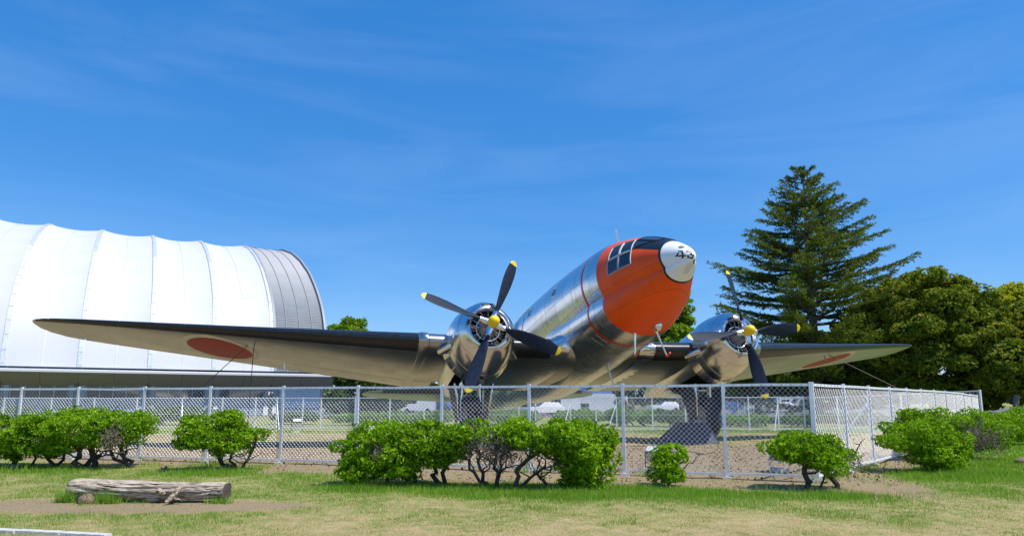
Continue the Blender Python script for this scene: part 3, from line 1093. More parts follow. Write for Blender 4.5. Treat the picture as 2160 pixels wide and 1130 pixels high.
        # air scoops above and below the opening
        for zs, w_, h_, up_ in ((.615, .17, .065, 1), (-.535, .155, .062, -1)):
            sc = MB()
            def rr(x, k, zc):
                return [(x, Yh + w_ * k * math.copysign(abs(math.cos(a)) ** .5, math.cos(a)), zc + h_ * k * math.copysign(abs(math.sin(a)) ** .6, math.sin(a))) for a in (2 * math.pi * j / 24 for j in range(24))]
            sc.loft([rr(-.95, 1.25, zs + up_ * .10), rr(-.42, 1.27, zs + up_ * .015), rr(-.30, 1.24, zs), rr(-.265, 1.1, zs), rr(-.29, .96, zs), rr(-.6, .9, zs)], (True, True))
            so = part(sc, 'air_scoop', M['cowl'], cowl)
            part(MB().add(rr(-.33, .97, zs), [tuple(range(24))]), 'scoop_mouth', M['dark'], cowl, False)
        for k in range(9):
            t0 = R(100 + k * 160 / 9 + .7); t1 = R(100 + (k + 1) * 160 / 9 - .7)
            P = []
            for x, r in ((-1.47, .955), (-1.62, 1.0), (-1.80, 1.045)):
                P.append([(x, Yh - (r + .10 * math.exp(-((t - math.pi) / .75) ** 2)) * math.sin(t), (r + .13 * math.exp(-((t - math.pi) / .75) ** 2)) * math.cos(t)) for t in np.linspace(t0, t1, 5)])
            fb = MB().grid(P)
            fb.grid([[tuple(np.array(q) + (0, 0, .0)) for q in P[-1]], [(q[0] + .01, Yh + (q[1] - Yh) * .975, q[2] * .975) for q in P[-1]]])
            part(fb, 'cowl_flap', M['cowl'], cowl)
        for sx_, tt in ((1, R(105)), (-1, R(-112))):
            s_ = math.sin(tt); c_ = math.cos(tt)
            p0 = np.array([-1.18, Yh - .84 * s_, .84 * c_]); dv = np.array([-.50, -.30 * s_, .22 * c_])
            part(MB().tube([p0, p0 + dv], .10, 16, False), 'exhaust_stack', M['polish'], cowl)
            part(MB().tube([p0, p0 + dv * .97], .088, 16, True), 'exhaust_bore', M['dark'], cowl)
        # fuel filler / handle slot on the cowl side
        p0 = np.array([-.95, Yh - .90, .12])
        # engine
        e0 = pempty('engine', (-.62, Yh, 0))
        MB().lathe([(-.02, .49), (0, .48), (.0, .02)], (0, 0, 0), (1, 0, 0), 32).build('backing_disc', M['dark'], e0)  # black disc painting in the shaded depth behind the cylinders
        MB().lathe([(.0, .27), (.10, .26), (.20, .22), (.32, .16), (.42, .12), (.52, .10)], (0, 0, 0), (1, 0, 0), 28, (False, True)).build('crankcase', M['engine'], e0, True, 30)
        for k in range(9):
            a = 2 * math.pi * k / 9 + .1
            dr = np.array([0, -math.sin(a), math.cos(a)]); tg = np.array([0, -math.cos(a), -math.sin(a)])
            cyl = MB()
            prof = []
            for j in range(9):
                q = .22 + j * .028
                prof += [(q, .088), (q + .014, .088), (q + .014, .072), (q + .028, .072)]
            cyl.lathe(prof, (.05, 0, 0), tuple(dr), 14, (True, True))
            cyl.build('cylinder', M['fin'], e0)
            pr = MB()
            for s2 in (-.06, .06):
                q0 = np.array([.15, 0, 0]) + dr * .2 + tg * s2 * .7; q1 = np.array([.13, 0, 0]) + dr * .47 + tg * s2 * 1.5
                pr.tube([q0, q1], .008, 5)
            pr.build('pushrod', M['polish'], e0)
        rg = MB()
        rg.tube([(.17, -.33 * math.sin(a), .33 * math.cos(a)) for a in np.linspace(0, 2 * math.pi, 33)], .014, 6)
        rg.build('ignition_ring', M['polish'], e0, True)
        # propeller: hub, dome, four blades with yellow tips
        pe = pempty('propeller', (0, Yh, 0), (phase, 0, 0))
        if prop_first is None:
            h = MB().lathe([(-.16, .10), (-.12, .15), (.0, .17), (.09, .15)], (0, 0, 0), (1, 0, 0), 20, (True, True))
            for k in range(4):
                a = k * math.pi / 2
                dr = np.array([0, -math.sin(a), math.cos(a)])
                h.lathe([(.1, .10), (.22, .095), (.30, .075), (.33, .078), (.36, .078), (.37, .055), (.40, .055)], (0, 0, 0), tuple(dr), 14)
            h.build('hub', M['polish'], pe, True, 35)
            MB().lathe([(.06, .14), (.12, .155), (.20, .155), (.28, .138), (.34, .10), (.375, .045), (.38, .005)], (0, 0, 0), (1, 0, 0), 20).build('hub_dome', M['yellow'], pe, True)
            zs = np.array([.36, .42, .50, .62, .80, 1.05, 1.30, 1.55, 1.75, 1.895, 1.90, 1.945, 1.985, 2.005, 2.0137])
            cs = np.interp(zs, [.36, .42, .5, .62, .8, 1.05, 1.3, 1.55, 1.75, 1.88, 1.94, 1.985, 2.005, 2.0137], [.12, .13, .18, .25, .31, .355, .375, .36, .32, .26, .215, .15, .085, .02])
            th = np.interp(zs, [.36, .5, .8, 1.3, 2.01], [.055, .05, .03, .016, .006])
            be = np.interp(zs, [.36, .8, 1.3, 2.01], [R(54), R(44), R(33), R(24)])
            def ring(i):
                z, c, t, b = zs[i], cs[i], th[i], be[i]
                out = []
                for j in range(16):
                    a = 2 * math.pi * j / 16
                    u_, v_ = math.cos(a) * c / 2, math.sin(a) * t * (1 if z > .55 else 1)
                    # chord towards -y and forward, thickness normal to it
                    out.append((u_ * math.sin(b) + v_ * math.cos(b), -u_ * math.cos(b) + v_ * math.sin(b), z))
                return out
            for k in range(4):
                for nm, i0, i1, m_ in (('blade', 0, 10, 'blade'), ('blade_tip', 9, 15, 'yellow')):
                    idx = list(range(i0, i1))
                    if nm == 'blade': idx = list(range(0, 10))
                    mb = MB().loft([ring(i) for i in idx])
                    if k == 0:
                        o = mb.build(nm, M[m_], pe, True, 50)
                        o['_proto'] = 1
                    else:
                        src = [c for c in children(pe) if c.name.startswith(nm + '.') or c.name == nm][0]
                        o = src.copy(); col.objects.link(o); o.parent = pe
                    o.rotation_euler = (k * math.pi / 2, 0, 0)
            for c in children(pe):
                if '_proto' in c: del c['_proto']
            prop_first = pe
        else:
            for c in children(prop_first):
                o = c.copy(); col.objects.link(o); o.parent = pe

        # nacelle body behind the cowl, open underneath for the wheel
        xs_ = [-1.35, -1.7, -2.2, -2.8, -3.4, -4.0, -4.6, -5.2, -5.8, -6.3, -6.7]
        ryv = [.86, .87, .87, .85, .81, .75, .66, .53, .36, .18, .03]
        ztv = [.86, .87, .86, .81, .73, .63, .50, .36, .22, .10, .01]
        zbv = [.88, .93, .97, .98, .96, .88, .76, .60, .42, .24, .06]
        czv = [0, 0, 0, 0, -.02, -.04, -.08, -.12, -.17, -.2, -.22]
        n_ = 44
        def nring(i, k=1.0):
            out = []
            for j in range(n_):
                t = 2 * math.pi * j / n_
                c = math.cos(t)
                out.append((xs_[i], Yh - ryv[i] * k * math.sin(t), czv[i] + (ztv[i] if c > 0 else zbv[i]) * k * c))
            return out
        nb, db = MB(), MB()
        rings = [nring(i) for i in range(len(xs_))]
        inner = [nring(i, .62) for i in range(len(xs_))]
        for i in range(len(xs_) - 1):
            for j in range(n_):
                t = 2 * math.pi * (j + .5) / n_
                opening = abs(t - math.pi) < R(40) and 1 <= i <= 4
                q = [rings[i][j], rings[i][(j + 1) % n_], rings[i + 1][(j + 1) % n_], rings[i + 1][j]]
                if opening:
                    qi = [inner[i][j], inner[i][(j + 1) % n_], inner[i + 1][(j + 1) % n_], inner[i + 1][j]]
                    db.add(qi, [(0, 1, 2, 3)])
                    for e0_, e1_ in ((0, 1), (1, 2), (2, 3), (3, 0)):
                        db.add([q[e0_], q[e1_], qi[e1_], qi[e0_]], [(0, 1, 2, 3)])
                else:
                    nb.add(q, [(0, 1, 2, 3)])
        nac = nb.build('nacelle', M['cowl'], root, True)
        import bmesh
        bm = bmesh.new(); bm.from_mesh(nac.data); bmesh.ops.remove_doubles(bm, verts=bm.verts, dist=1e-4); bm.to_mesh(nac.data); bm.free()
        nac.location = base
        part(db, 'wheel_bay', M['dark'], nac, False)  # shadow inside the bay painted as near-black walls
        # short vent pipe, aerial and red lamp on top of the nacelle
        part(MB().tube([(-1.75, Yh - sd_ * -.35, .78), (-1.75, Yh - sd_ * -.35, 1.02)], .03, 8), 'vent_stub', M['capwhite'], nac)
        part(MB().tube([(-1.75, Yh - sd_ * -.35, 1.02), (-1.75, Yh - sd_ * -.35, 1.07)], .032, 8), 'marker_lamp', M['redline'], nac)

        # main wheel, forked leg, doors
        xw, zw, rw = -2.93, -1.955, .71
        tp = [(-.19, .40), (-.22, .50), (-.225, .58), (-.20, .655), (-.13, .70), (0, .715), (.13, .70), (.20, .655), (.225, .58), (.22, .50), (.19, .40)]
        wh = pempty('main_wheel', (xw, Yh, zw))
        ty = MB().lathe([(a, r) for a, r in tp], (0, 0, 0), (0, 1, 0), 36)
        for a in (-.09, 0, .09):
            pass
        ty.build('tyre', M['tyre'], wh, True)
        MB().lathe([(-.17, .41), (-.15, .34), (-.08, .26), (-.10, .12), (-.14, .02)], (0, 0, 0), (0, 1, 0), 28).build('rim', M['dullmetal'], wh, True)
        MB().lathe([(.17, .41), (.15, .34), (.08, .26), (.10, .12), (.14, .02)], (0, 0, 0), (0, 1, 0), 28).build('rim', M['dullmetal'], wh, True)
        lg = MB()
        for s2 in (-.30, .30):
            lg.tube([(xw, Yh + s2, zw), (xw + .05, Yh + s2, zw + .55), (xw + .28, Yh + s2 * .8, -.55)], [.06, .07, .085], 12)
        lg.tube([(xw, Yh - .34, zw), (xw, Yh + .34, zw)], .055, 12)
        lg.tube([(xw + .1, Yh - .3, -1.05), (xw + .1, Yh + .3, -1.05)], .05, 10)
        part(lg, 'landing_gear_leg', M['polish'])
        br_ = MB()
        for s2 in (-.22, .22):
            br_.tube([(xw - .05, Yh + s2, zw + .5), (xw - 1.0, Yh + s2, -.7)], .035, 8)
        part(br_, 'drag_brace', M['polish'])
        for s2 in (-1, 1):
            dr_ = MB()
            P = []
            for q in np.linspace(0, 1, 9):
                z = -1.0 - q * 1.0
                xf = -2.35 - .35 * q ** 1.8
                xb = -3.25 + .1 * q
                yo = Yh + s2 * (.56 - .14 * q)
                P.append([(xf, yo, z), ((xf + xb) / 2, yo + s2 * .03, z), (xb, yo, z)])
            P = np.array(P)
            dr_.grid(P); dr_.grid(P + np.array([0, -s2 * .025, 0]))
            dr_.tube(P[:, 0], .028, 6)
            part(dr_, 'gear_door', M['ramp'])  # shadow on the doors put into the colour, dark instead of bright metal
            part(MB().tube(P[:, 0], .034, 8), 'door_edge', M['polish'])

    # ---------- tail
    def sect_sym(le_p, ch, t, horiz=True, n=10):
        cs = (1 - np.cos(np.linspace(0, math.pi, n))) / 2
        up, lo = [], []
        for c in cs:
            yt = t * 5 * (.2969 * math.sqrt(c) - .126 * c - .3516 * c * c + .2843 * c ** 3 - .1036 * c ** 4) * ch
            if horiz:
                up.append((le_p[0] - c * ch, le_p[1], le_p[2] + yt)); lo.append((le_p[0] - c * ch, le_p[1], le_p[2] - yt))
            else:
                up.append((le_p[0] - c * ch, le_p[1] + yt, le_p[2])); lo.append((le_p[0] - c * ch, le_p[1] - yt, le_p[2]))
        return up[::-1] + lo[1:-1]
    for sd_ in (-1, 1):
        st = MB().loft([sect_sym((x, sd_ * y, 2.04 + .028 * y), c, .10) for y, x, c in ((.1, -15.0, 2.7), (2, -15.15, 2.5), (4, -15.4, 2.1), (5.2, -15.65, 1.65), (5.8, -15.95, 1.1), (6.05, -16.3, .5), (6.1, -16.5, .12))])
        so = part(st, 'tailplane', M['wing_skin'])
        part(MB().grid([sect_sym((x + .012, sd_ * y, 2.04 + .028 * y), c, .104, True, 12)[6:15] for y, x, c in ((.6, -15.03, 2.66), (2, -15.15, 2.5), (4, -15.4, 2.1), (5.2, -15.65, 1.65))]), 'deice_boot', M['boot'], so)
    fn_ = MB().loft([sect_sym((x, 0, z), c, .09, False) for z, x, c in ((2.1, -14.6, 4.6), (3.0, -15.4, 3.7), (4.0, -16.2, 2.8), (4.6, -16.8, 2.1), (4.9, -17.3, 1.3), (5.0, -17.8, .4))])
    part(fn_, 'tail_fin', M['skin'])
    tw = pempty('tail_wheel', (-16.6, 0, .62))
    MB().lathe([(-.10, .16), (-.12, .24), (-.06, .30), (.06, .30), (.12, .24), (.10, .16)], (0, 0, 0), (0, 1, 0), 24, (True, True)).build('tyre', M['tyre'], tw, True, 50)
    MB().tube([(.15, 0, .7), (0, .16, 0), (0, -.16, 0), (.15, 0, .7)], .04, 8).build('fork', M['polish'], tw)

    # ---------- masts and small fittings
    def mast(p0, p1, r, cover):
        o = part(MB().tube([p0, tuple(np.array(p0) * .5 + np.array(p1) * .5), p1], [r * 1.5, r, r * .9], 10), 'pitot_mast', M['polish'])
        part(MB().lathe([(0, r * 3), (.03, r * 2), (.06, r * 1.1)], tuple(np.array(p0) + (0, 0, .01)), tuple(unit(np.array(p1) - np.array(p0))), 14), 'mast_foot', M['polish'], o)
        if cover:
            part(MB().tube([np.array(p1) + (-.03, 0, .0), np.array(p1) + (.03, 0, -.01), np.array(p1) + (.19, 0, .03)], [.022, .03, .02], 8), 'red_cover', M['orange'], o)
    mast((.98, -.28, -.45), (.83, -.30, -1.06), .024, True)
    mast((1.36, .10, -.47), (1.20, .42, -1.17), .024, True)
    mast((-2.36, .42, -.50), (-2.30, .50, -.98), .022, False)
    part(MB().ellipsoid((1.47, .12, -.44), (.17, .11, .16), 16, 10), 'chin_fairing', M['polish'])
    part(MB().loft([[(.28 + x, y, 2.36) for x, y in ((.09, 0), (0, .05), (-.09, 0), (0, -.05))], [(.18 + x * .4, y * .5, 3.03) for x, y in ((.09, 0), (0, .05), (-.09, 0), (0, -.05))]]), 'aerial_mast', M['capwhite'])
    part(MB().ellipsoid((-1.35, 0, 2.60), (.20, .05, .10), 12, 8), 'roof_vent', M['black'])
    return root
build_aeroplane()

# ================================================================ chain-link fences
def chain_mesh(mb_pts, w, h, o, ux, pitch=.088, r=.0034):
    """two families of crossing wires clipped to a panel; o = lower corner, ux = unit vector along the fence"""
    mb = MB()
    o = np.asarray(o, float); ux = np.array([ux[0], ux[1], 0.0]); uz = np.array([0, 0, 1.0])
    nn = np.cross(ux, uz)
    for fam in (1, -1):
        k = -h if fam > 0 else 0.0
        end = w if fam > 0 else w + h
        while k < end:
            # a = k + fam * b, slope 1
            b0_, b1_ = 0.0, h
            if fam > 0:
                b0_ = max(b0_, -k); b1_ = min(b1_, w - k)
            else:
                b0_ = max(b0_, k - w); b1_ = min(b1_, k)
            if b1_ - b0_ > .01:
                p0 = o + ux * (k + fam * b0_) + uz * b0_
                p1 = o + ux * (k + fam * b1_) + uz * b1_
                d = unit(p1 - p0); e1 = nn; e2 = np.cross(d, nn)
                off = nn * .003 * fam
                ring = lambda p: [p + off + (e1 * math.cos(a) + e2 * math.sin(a)) * r for a in (0, 2.094, 4.189)]
                mb.grid([ring(p0), ring(p1)], True)
            k += pitch
    return mb

def fence(name, label, pts, fh, post=.055, rail=.045, braces=(), gate=None, top_only_posts=(), pitch=.088, wr=.0034, midwire=None):
    c = np.array(pts[len(pts) // 2])
    g = lambda p: float(gz(p[0], p[1]))
    root = empty(name, (c[0], c[1], g(c)))
    tag(root, label, 'fence')
    org = np.array(root.location)
    mk = lambda mb, nm, m: mb.build(nm, M[m], root)
    L = lambda x, y, z: (x - org[0], y - org[1], z - org[2])
    for i, p in enumerate(pts):
        q = np.array(pts[min(i + 1, len(pts) - 1)]) - np.array(pts[max(i - 1, 0)])
        rot = Matrix.Rotation(math.atan2(q[1], q[0]), 3, 'Z')
        corner = 1.22 if i in top_only_posts else 1.0
        lean = rng.normal(0, .006, 2)
        b = MB()
        b.box(L(p[0] + lean[0], p[1] + lean[1], g(p) + (fh + .03) / 2 - .05), (post * corner, post * corner * .8, fh + .13), rot)
        mk(b, 'post', 'galv')
        mk(MB().box(L(p[0], p[1], g(p) + .01), (.17, .17, .07), rot, .9), 'post_footing', 'concrete')
    for i, (p, q) in enumerate(zip(pts[:-1], pts[1:])):
        p, q = np.array(p), np.array(q)
        d = q - p; w = np.hypot(*d); ux = d / w
        if gate is not None and i in gate: continue
        zp, zq = g(p), g(q)
        sag = rng.normal(0, .006)
        for nm, hh, th in (('top_rail', fh - .02, rail), ('bottom_rail', .09, rail * .8)):
            b = MB()
            a_, b_ = p + ux * post * .5, q - ux * post * .5
            n_ = np.array([-ux[1], ux[0]]) * rail * .45
            ringf = lambda s, z: [L(s[0] + n_[0], s[1] + n_[1], z - th / 2), L(s[0] - n_[0], s[1] - n_[1], z - th / 2), L(s[0] - n_[0], s[1] - n_[1], z + th / 2), L(s[0] + n_[0], s[1] + n_[1], z + th / 2)]
            b.loft([ringf(a_, zp + hh), ringf((a_ + b_) / 2, (zp + zq) / 2 + hh + sag), ringf(b_, zq + hh)])
            mk(b, nm, 'galv')
        if np.hypot(*p) < 15.5:
            b = MB()
            for k in range(1, 9):
                s = p + d * k / 9 + np.array([ux[1], -ux[0]]) * rail * .5
                z = zp + (zq - zp) * k / 9 + fh - .02
                b.box(L(s[0], s[1], z), (.012, .012, .012))
            tag(mk(b, 'rail_bolt', 'lampdark'), kind='stuff')
        o = (p[0] - org[0] + ux[0] * post * .5, p[1] - org[1] + ux[1] * post * .5, zp - org[2] + .11)
        cm = chain_mesh(None, w - post, fh - .15, o, ux, pitch, wr)
        tag(mk(cm, 'chain_mesh', 'wire'), kind='stuff')
        if midwire:
            mk(MB().tube([L(p[0], p[1], zp + midwire), L(q[0], q[1], zq + midwire)], .008, 5), 'middle_wire', 'galv')
    for i, dx, dy in braces:
        p = pts[i]
        mk(MB().tube([L(p[0], p[1], g(p) + fh * .82), L(p[0] + dx, p[1] + dy, g(p))], .028, 6), 'brace', 'galv')
    return root

def plan_hit(px, poly):
    """point of a plan polyline seen at picture column px"""
    k = (px - 1080) / F_PX * .989
    for (ax, ay), (bx, by) in zip(poly[:-1], poly[1:]):
        den = (bx - ax) - k * (by - ay)
        if abs(den) < 1e-9: continue
        t = (k * ay - ax) / den
        if -1e-6 <= t <= 1 + 1e-6:
            return (ax + t * (bx - ax), ay + t * (by - ay))

front_pts = [plan_hit(px, FRONT) for px in (-120, 45, 165, 304, 444, 597, 755, 932, 1117, 1315, 1527)] + [FRONT[-1]]
fence('chain_link_fence', 'galvanised chain-link fence in front of the aeroplane behind the clipped bushes', front_pts, FH, top_only_posts=(11,))
rp_ = [(5.06 + 13.49 * k / 11, 11.22 + 15.28 * k / 11) for k in range(1, 11)]
right_pts = [(5.10, 11.28)] + [p for p in rp_ if p] + [RIGHT[-1]]
fence('chain_link_fence', 'galvanised chain-link fence running away on the right from the corner post', right_pts, FH, braces=((2, -.9, .35),), wr=.0017, pitch=.1)
bp_ = [plan_hit(px, BACK) for px in (1900, 1830, 1765, 1695, 1640, 1578, 1512, 1445, 1375, 1300, 1257, 1203, 1130, 1095, 1010, 960, 895, 823, 750, 678, 640, 585, 540, 470, 385, 290, 200, 110, 10)]
back_pts = [BACK[0]] + [p for p in bp_ if p]
fence('chain_link_fence', 'far galvanised chain-link fence behind the aeroplane in front of the round hedges', back_pts, 1.82, post=.07, rail=.05, braces=((5, -.5, -.6), (10, -.6, -.5), (12, -.5, -.6), (15, .5, -.7), (22, .4, -.6), (25, .5, -.8)), pitch=.17, wr=.006, midwire=.85)

# ================================================================ azalea bushes
def foliage(blobs, n, leafL, leafW, seed, per=6, spread=.8, inner=.72, rough=.13, zmin=None, upbias=.35):
    """rosettes of leaves through the outer layer of a union of ellipsoids -> quads, values"""
    g = np.random.default_rng(seed)
    B = np.array(blobs, float)
    area = (B[:, 3] * B[:, 4] + B[:, 3] * B[:, 5] + B[:, 4] * B[:, 5])
    idx = g.choice(len(B), n, p=area / area.sum())
    d = unit(g.normal(size=(n, 3)))
    rad = inner + (1 - inner) * g.random(n) ** .55
    rad *= 1 + rough * vnoise(d * 2.2 + B[idx, :3] * 3, 1.6, seed) + .05 * vnoise(d * 6 + B[idx, :3], 2, seed + 1)
    c = B[idx, :3] + d * rad[:, None] * B[idx, 3:6]
    keep = np.ones(n, bool)
    for b in B:
        q = np.linalg.norm((c - b[:3]) / b[3:6], axis=1)
        keep &= q > min(inner, .74) * .86
    if zmin is not None: keep &= c[:, 2] > zmin
    # hollows where twigs show
    keep &= vnoise(c, 4.5 / max(.25, B[:, 3].mean()) * .5, seed + 3) > -.62
    c, d, idx, rad = c[keep], d[keep], idx[keep], rad[keep]
    nr = unit(d / B[idx, 3:6] + np.array([0, 0, upbias]))
    m = len(c)
    c = np.repeat(c, per, 0); nr = np.repeat(nr, per, 0)
    tang = unit(np.cross(nr, g.normal(size=(m * per, 3))))
    ax = unit(nr * g.uniform(.15, 1.0, (m * per, 1)) + tang * spread + np.array([0, 0, .12]))
    L = leafL * g.uniform(.6, 1.25, m * per)
    W = leafW * g.uniform(.7, 1.2, m * per)
    lean = unit(nr + .5 * g.normal(size=nr.shape))
    V = leaf_quads(c, ax, lean, L, W)
    val = np.repeat(.42 + .3 * vnoise(c[::per], 1.7 / max(.3, B[:, 3].mean()), seed + 7) + .24 * g.normal(size=m), per) + .13 * g.normal(size=m * per)
    return V, np.clip(val, 0, 1)

def limb(mb, p0, p1, r0, r1, seed, n=6, wob=.1):
    g = np.random.default_rng(seed)
    p0, p1 = np.array(p0, float), np.array(p1, float)
    L = np.linalg.norm(p1 - p0)
    path, k = [], 0
    w = g.normal(size=(n + 1, 3)) * wob * L * .5
    w[0] = w[-1] = 0
    for i in range(n + 1):
        t = i / n
        path.append(p0 + (p1 - p0) * t + w[i] + np.array([0, 0, .10 * L * math.sin(math.pi * t)]) * 0)
    mb.tube(path, list(np.linspace(r0, r1, n + 1)), 6)
    return path

def bush(loc, label, blobs, trunks, n, seed, leafL=.056, leafW=.027, dead=(), group=None, zmin=.05, mat_='azalea', name='azalea_bush', deadn=60, sc=(1, 1)):
    blobs = [(a * sc[0], b_, c_ * sc[1], d_ * sc[0], e_, f_ * sc[1]) for a, b_, c_, d_, e_, f_ in blobs]
    z0 = float(gz(loc[0], loc[1]))
    root = empty(name, (loc[0], loc[1], z0))
    tag(root, label, 'bush', group)
    gb = np.random.default_rng(seed + 9)
    sub = []
    ksz = .155 * max(1, (leafL / .056)) ** .8
    for (bx, by, bz, rx, ry, rz) in blobs:
        ns = int(26 * (rx * ry + rx * rz + ry * rz) / ksz ** 2 * .022) + 5
        for _ in range(ns):
            d = unit(gb.normal(size=3))
            k = gb.uniform(.68, .90)
            c = np.array([bx + d[0] * rx * k, by + d[1] * ry * k, bz + d[2] * rz * k])
            if any(np.linalg.norm((c - np.array(q[:3])) / np.array(q[3:])) < .72 for q in blobs): continue
            sz = ksz * gb.uniform(.6, 1.35)
            sub.append((*c, sz * gb.uniform(.9, 1.5), sz * gb.uniform(.9, 1.3), sz * .60))
        sub.append((bx, by, bz, rx * .84, ry * .84, rz * .84))
    V, val = foliage(sub, int(n * 1.45), leafL * .82, leafW * .82, seed, zmin=zmin, inner=.5, rough=.22, upbias=.5)
    val = np.where(np.repeat(gb.random(len(val) // 6) < .05, 6), 1.0, val)
    for dx, dy, dz, dr in dead:                                 # bare patch: most of its leaves are gone
        cc = V.mean(1)
        q = np.linalg.norm((cc - np.array([dx, dy, dz])) / dr, axis=1)
        k = (q > 1) | (np.random.default_rng(seed).random(len(q)) < .10)
        V, val = V[k], val[k]
    quads('crown', V, M[mat_], root, val)
    g = np.random.default_rng(seed + 50)
    st = MB()
    for (bx, by), (tx, ty, tz), r in trunks:
        path = limb(st, (bx, by, -.04), (tx, ty, tz), r, r * .55, int(g.integers(1e6)), 6, .12)
        for k in range(5):                                      # branches forking into the crown
            b = np.array(path[g.integers(2, 7)])
            e = b + np.array([g.normal(0, .28), g.normal(0, .2), g.uniform(.1, .38)])
            p2 = limb(st, b, e, r * .42, r * .16, int(g.integers(1e6)), 4, .18)
            for j in range(2):
                e2 = e + np.array([g.normal(0, .16), g.normal(0, .14), g.uniform(.0, .2)])
                limb(st, e, e2, r * .2, r * .06, int(g.integers(1e6)), 3, .2)
    st.build('stem', M['bark'], root)
    if dead:
        tw = MB()
        for dx, dy, dz, dr in dead:
            dr = np.broadcast_to(np.asarray(dr, float), (3,))
            for k in range(deadn):
                p = np.array([dx, dy, dz]) + g.normal(size=3) * dr * .42
                q = p + unit(g.normal(size=3) + np.array([0, -.2, .35])) * g.uniform(.08, .24)
                limb(tw, p, q, .0065, .003, int(g.integers(1e6)), 3, .25)
        tag(tw.build('dead_twigs', M['deadtwig'], root), kind='stuff')
    return root

grp = None
# left pair
bush((-10.35, 13.75), 'azalea bush cut off by the left picture edge with one bare crooked stem', [(-.55, 0, .72, .8, .6, .32), (.1, .1, .78, .55, .5, .25)], [((.22, 0), (.1, .05, .62), .04), ((.6, .05), (.35, .1, .6), .03)], 2600, 11, dead=((.1, -.3, .62, .28),), deadn=30)
bush((-8.75, 13.6), 'widest rounded azalea bush on the left with a thicket of dark twisted trunks', [(0, 0, .80, 1.15, .85, .46), (.85, .1, .78, .72, .7, .34), (-.95, -.1, .55, .7, .65, .34), (.2, -.3, .72, .9, .6, .36), (-.55, -.25, .62, .8, .65, .40), (-1.35, -.1, .42, .45, .45, .24)],
     [((.25, -.1), (-.25, .05, .8), .06), ((.35, -.05), (.1, 0, .8), .065), ((.1, 0), (.35, .1, .75), .05), ((.95, .1), (.75, .1, .75), .05), ((1.1, .05), (.35, .1, .65), .04), ((-.5, .1), (-.75, .0, .55), .04), ((-.5, .1), (-.2, .1, .6), .035), ((-1.35, .1), (-1.2, 0, .4), .03)], 9500, 12, dead=((.98, -.55, .60, (.24, .3, .26)),), deadn=110)
bush((-5.75, 13.1), 'umbrella shaped azalea bush on a leaning trunk right of the widest left bush', [(-.12, 0, .86, .68, .6, .32), (-.45, -.05, .70, .55, .5, .30), (.55, 0, .66, .42, .42, .30), (.45, -.1, .48, .35, .35, .25), (-.05, -.2, .62, .55, .45, .28)],
     [((.42, 0), (-.3, .05, .6), .05), ((.42, 0), (.2, .05, .7), .035), ((.48, .02), (.75, .05, .62), .032)], 5200, 13, sc=(.88, .98))
# centre hedge of three
bush((-1.87, 10.95), 'broad azalea bush left of centre reaching almost to the ground', [(.05, 0, .72, .80, .6, .34), (-.55, -.05, .55, .55, .5, .36), (-.30, -.2, .48, .55, .45, .34), (.55, -.05, .66, .6, .5, .36), (.75, -.1, .50, .45, .4, .30), (.15, -.25, .50, .6, .42, .32), (-.75, -.1, .38, .35, .36, .26), (-.5, -.2, .27, .55, .4, .22), (.1, -.25, .28, .45, .35, .20)],
     [((-.5, 0), (-.6, .05, .4), .03), ((-.15, .05), (.05, .05, .55), .04), ((.3, 0), (.1, .1, .5), .045), ((.75, .0), (.55, .05, .5), .045), ((.8, .0), (.85, .05, .6), .04)], 9800, 14, dead=((-.2, -.55, .52, .16),), deadn=40, sc=(.88, 1))
bush((-.45, 10.5), 'half dead azalea bush of bare grey twigs between two green bushes', [(.05, .05, .84, .42, .35, .16), (-.3, .05, .76, .3, .3, .18), (.3, .1, .72, .3, .3, .14)], [((.0, 0), (-.1, .05, .6), .036), ((.22, .05), (.2, .1, .8), .034), ((.1, -.05), (-.3, -.05, .45), .034), ((.05, 0), (.55, .05, .65), .026)], 1700, 15, dead=((.1, -.1, .66, (.40, .35, .22)), (.25, -.05, .5, (.4, .3, .2))), deadn=170)
bush((.66, 10.35), 'right centre azalea bush flat topped on the left and touching the ground on the right', [(.1, 0, .82, .85, .5, .22), (.45, -.05, .68, .6, .5, .36), (.62, -.12, .40, .36, .38, .36), (-.45, 0, .84, .5, .45, .18), (.2, -.18, .72, .6, .4, .24), (.35, -.15, .28, .25, .28, .22)],
     [((-.65, -.05), (-.2, .05, .7), .042), ((-.6, -.05), (-.15, 0, .35), .03), ((.0, -.05), (-.35, -.1, .28), .03), ((.2, -.05), (.1, .05, .7), .04), ((.5, .0), (.5, .05, .6), .04)], 7600, 16, sc=(.87, 1))
bush((2.48, 10.65), 'small narrow azalea bush alone by the fence right of centre', [(-.05, 0, .30, .30, .26, .26), (.12, 0, .48, .26, .24, .16), (-.16, .02, .50, .2, .2, .14), (.14, -.02, .22, .26, .24, .20)], [((0, 0), (.05, .02, .5), .03), ((-.05, 0), (-.12, 0, .4), .022)], 1700, 17, zmin=.06, sc=(.68, .92))
bush((4.62, 10.4), 'azalea bush on a dark forked trunk at the fence corner', [(-.15, 0, .68, .50, .45, .22), (.2, 0, .62, .45, .42, .26), (.15, -.12, .46, .34, .32, .22), (.42, .02, .50, .26, .3, .20), (-.42, 0, .58, .26, .28, .14)], [((-.12, 0), (-.08, .05, .6), .05), ((.38, .05), (.2, .05, .5), .045), ((.1, 0), (.3, 0, .4), .02)], 3600, 18, dead=((.5, -.15, .36, .2),), deadn=45, sc=(.88, .97))
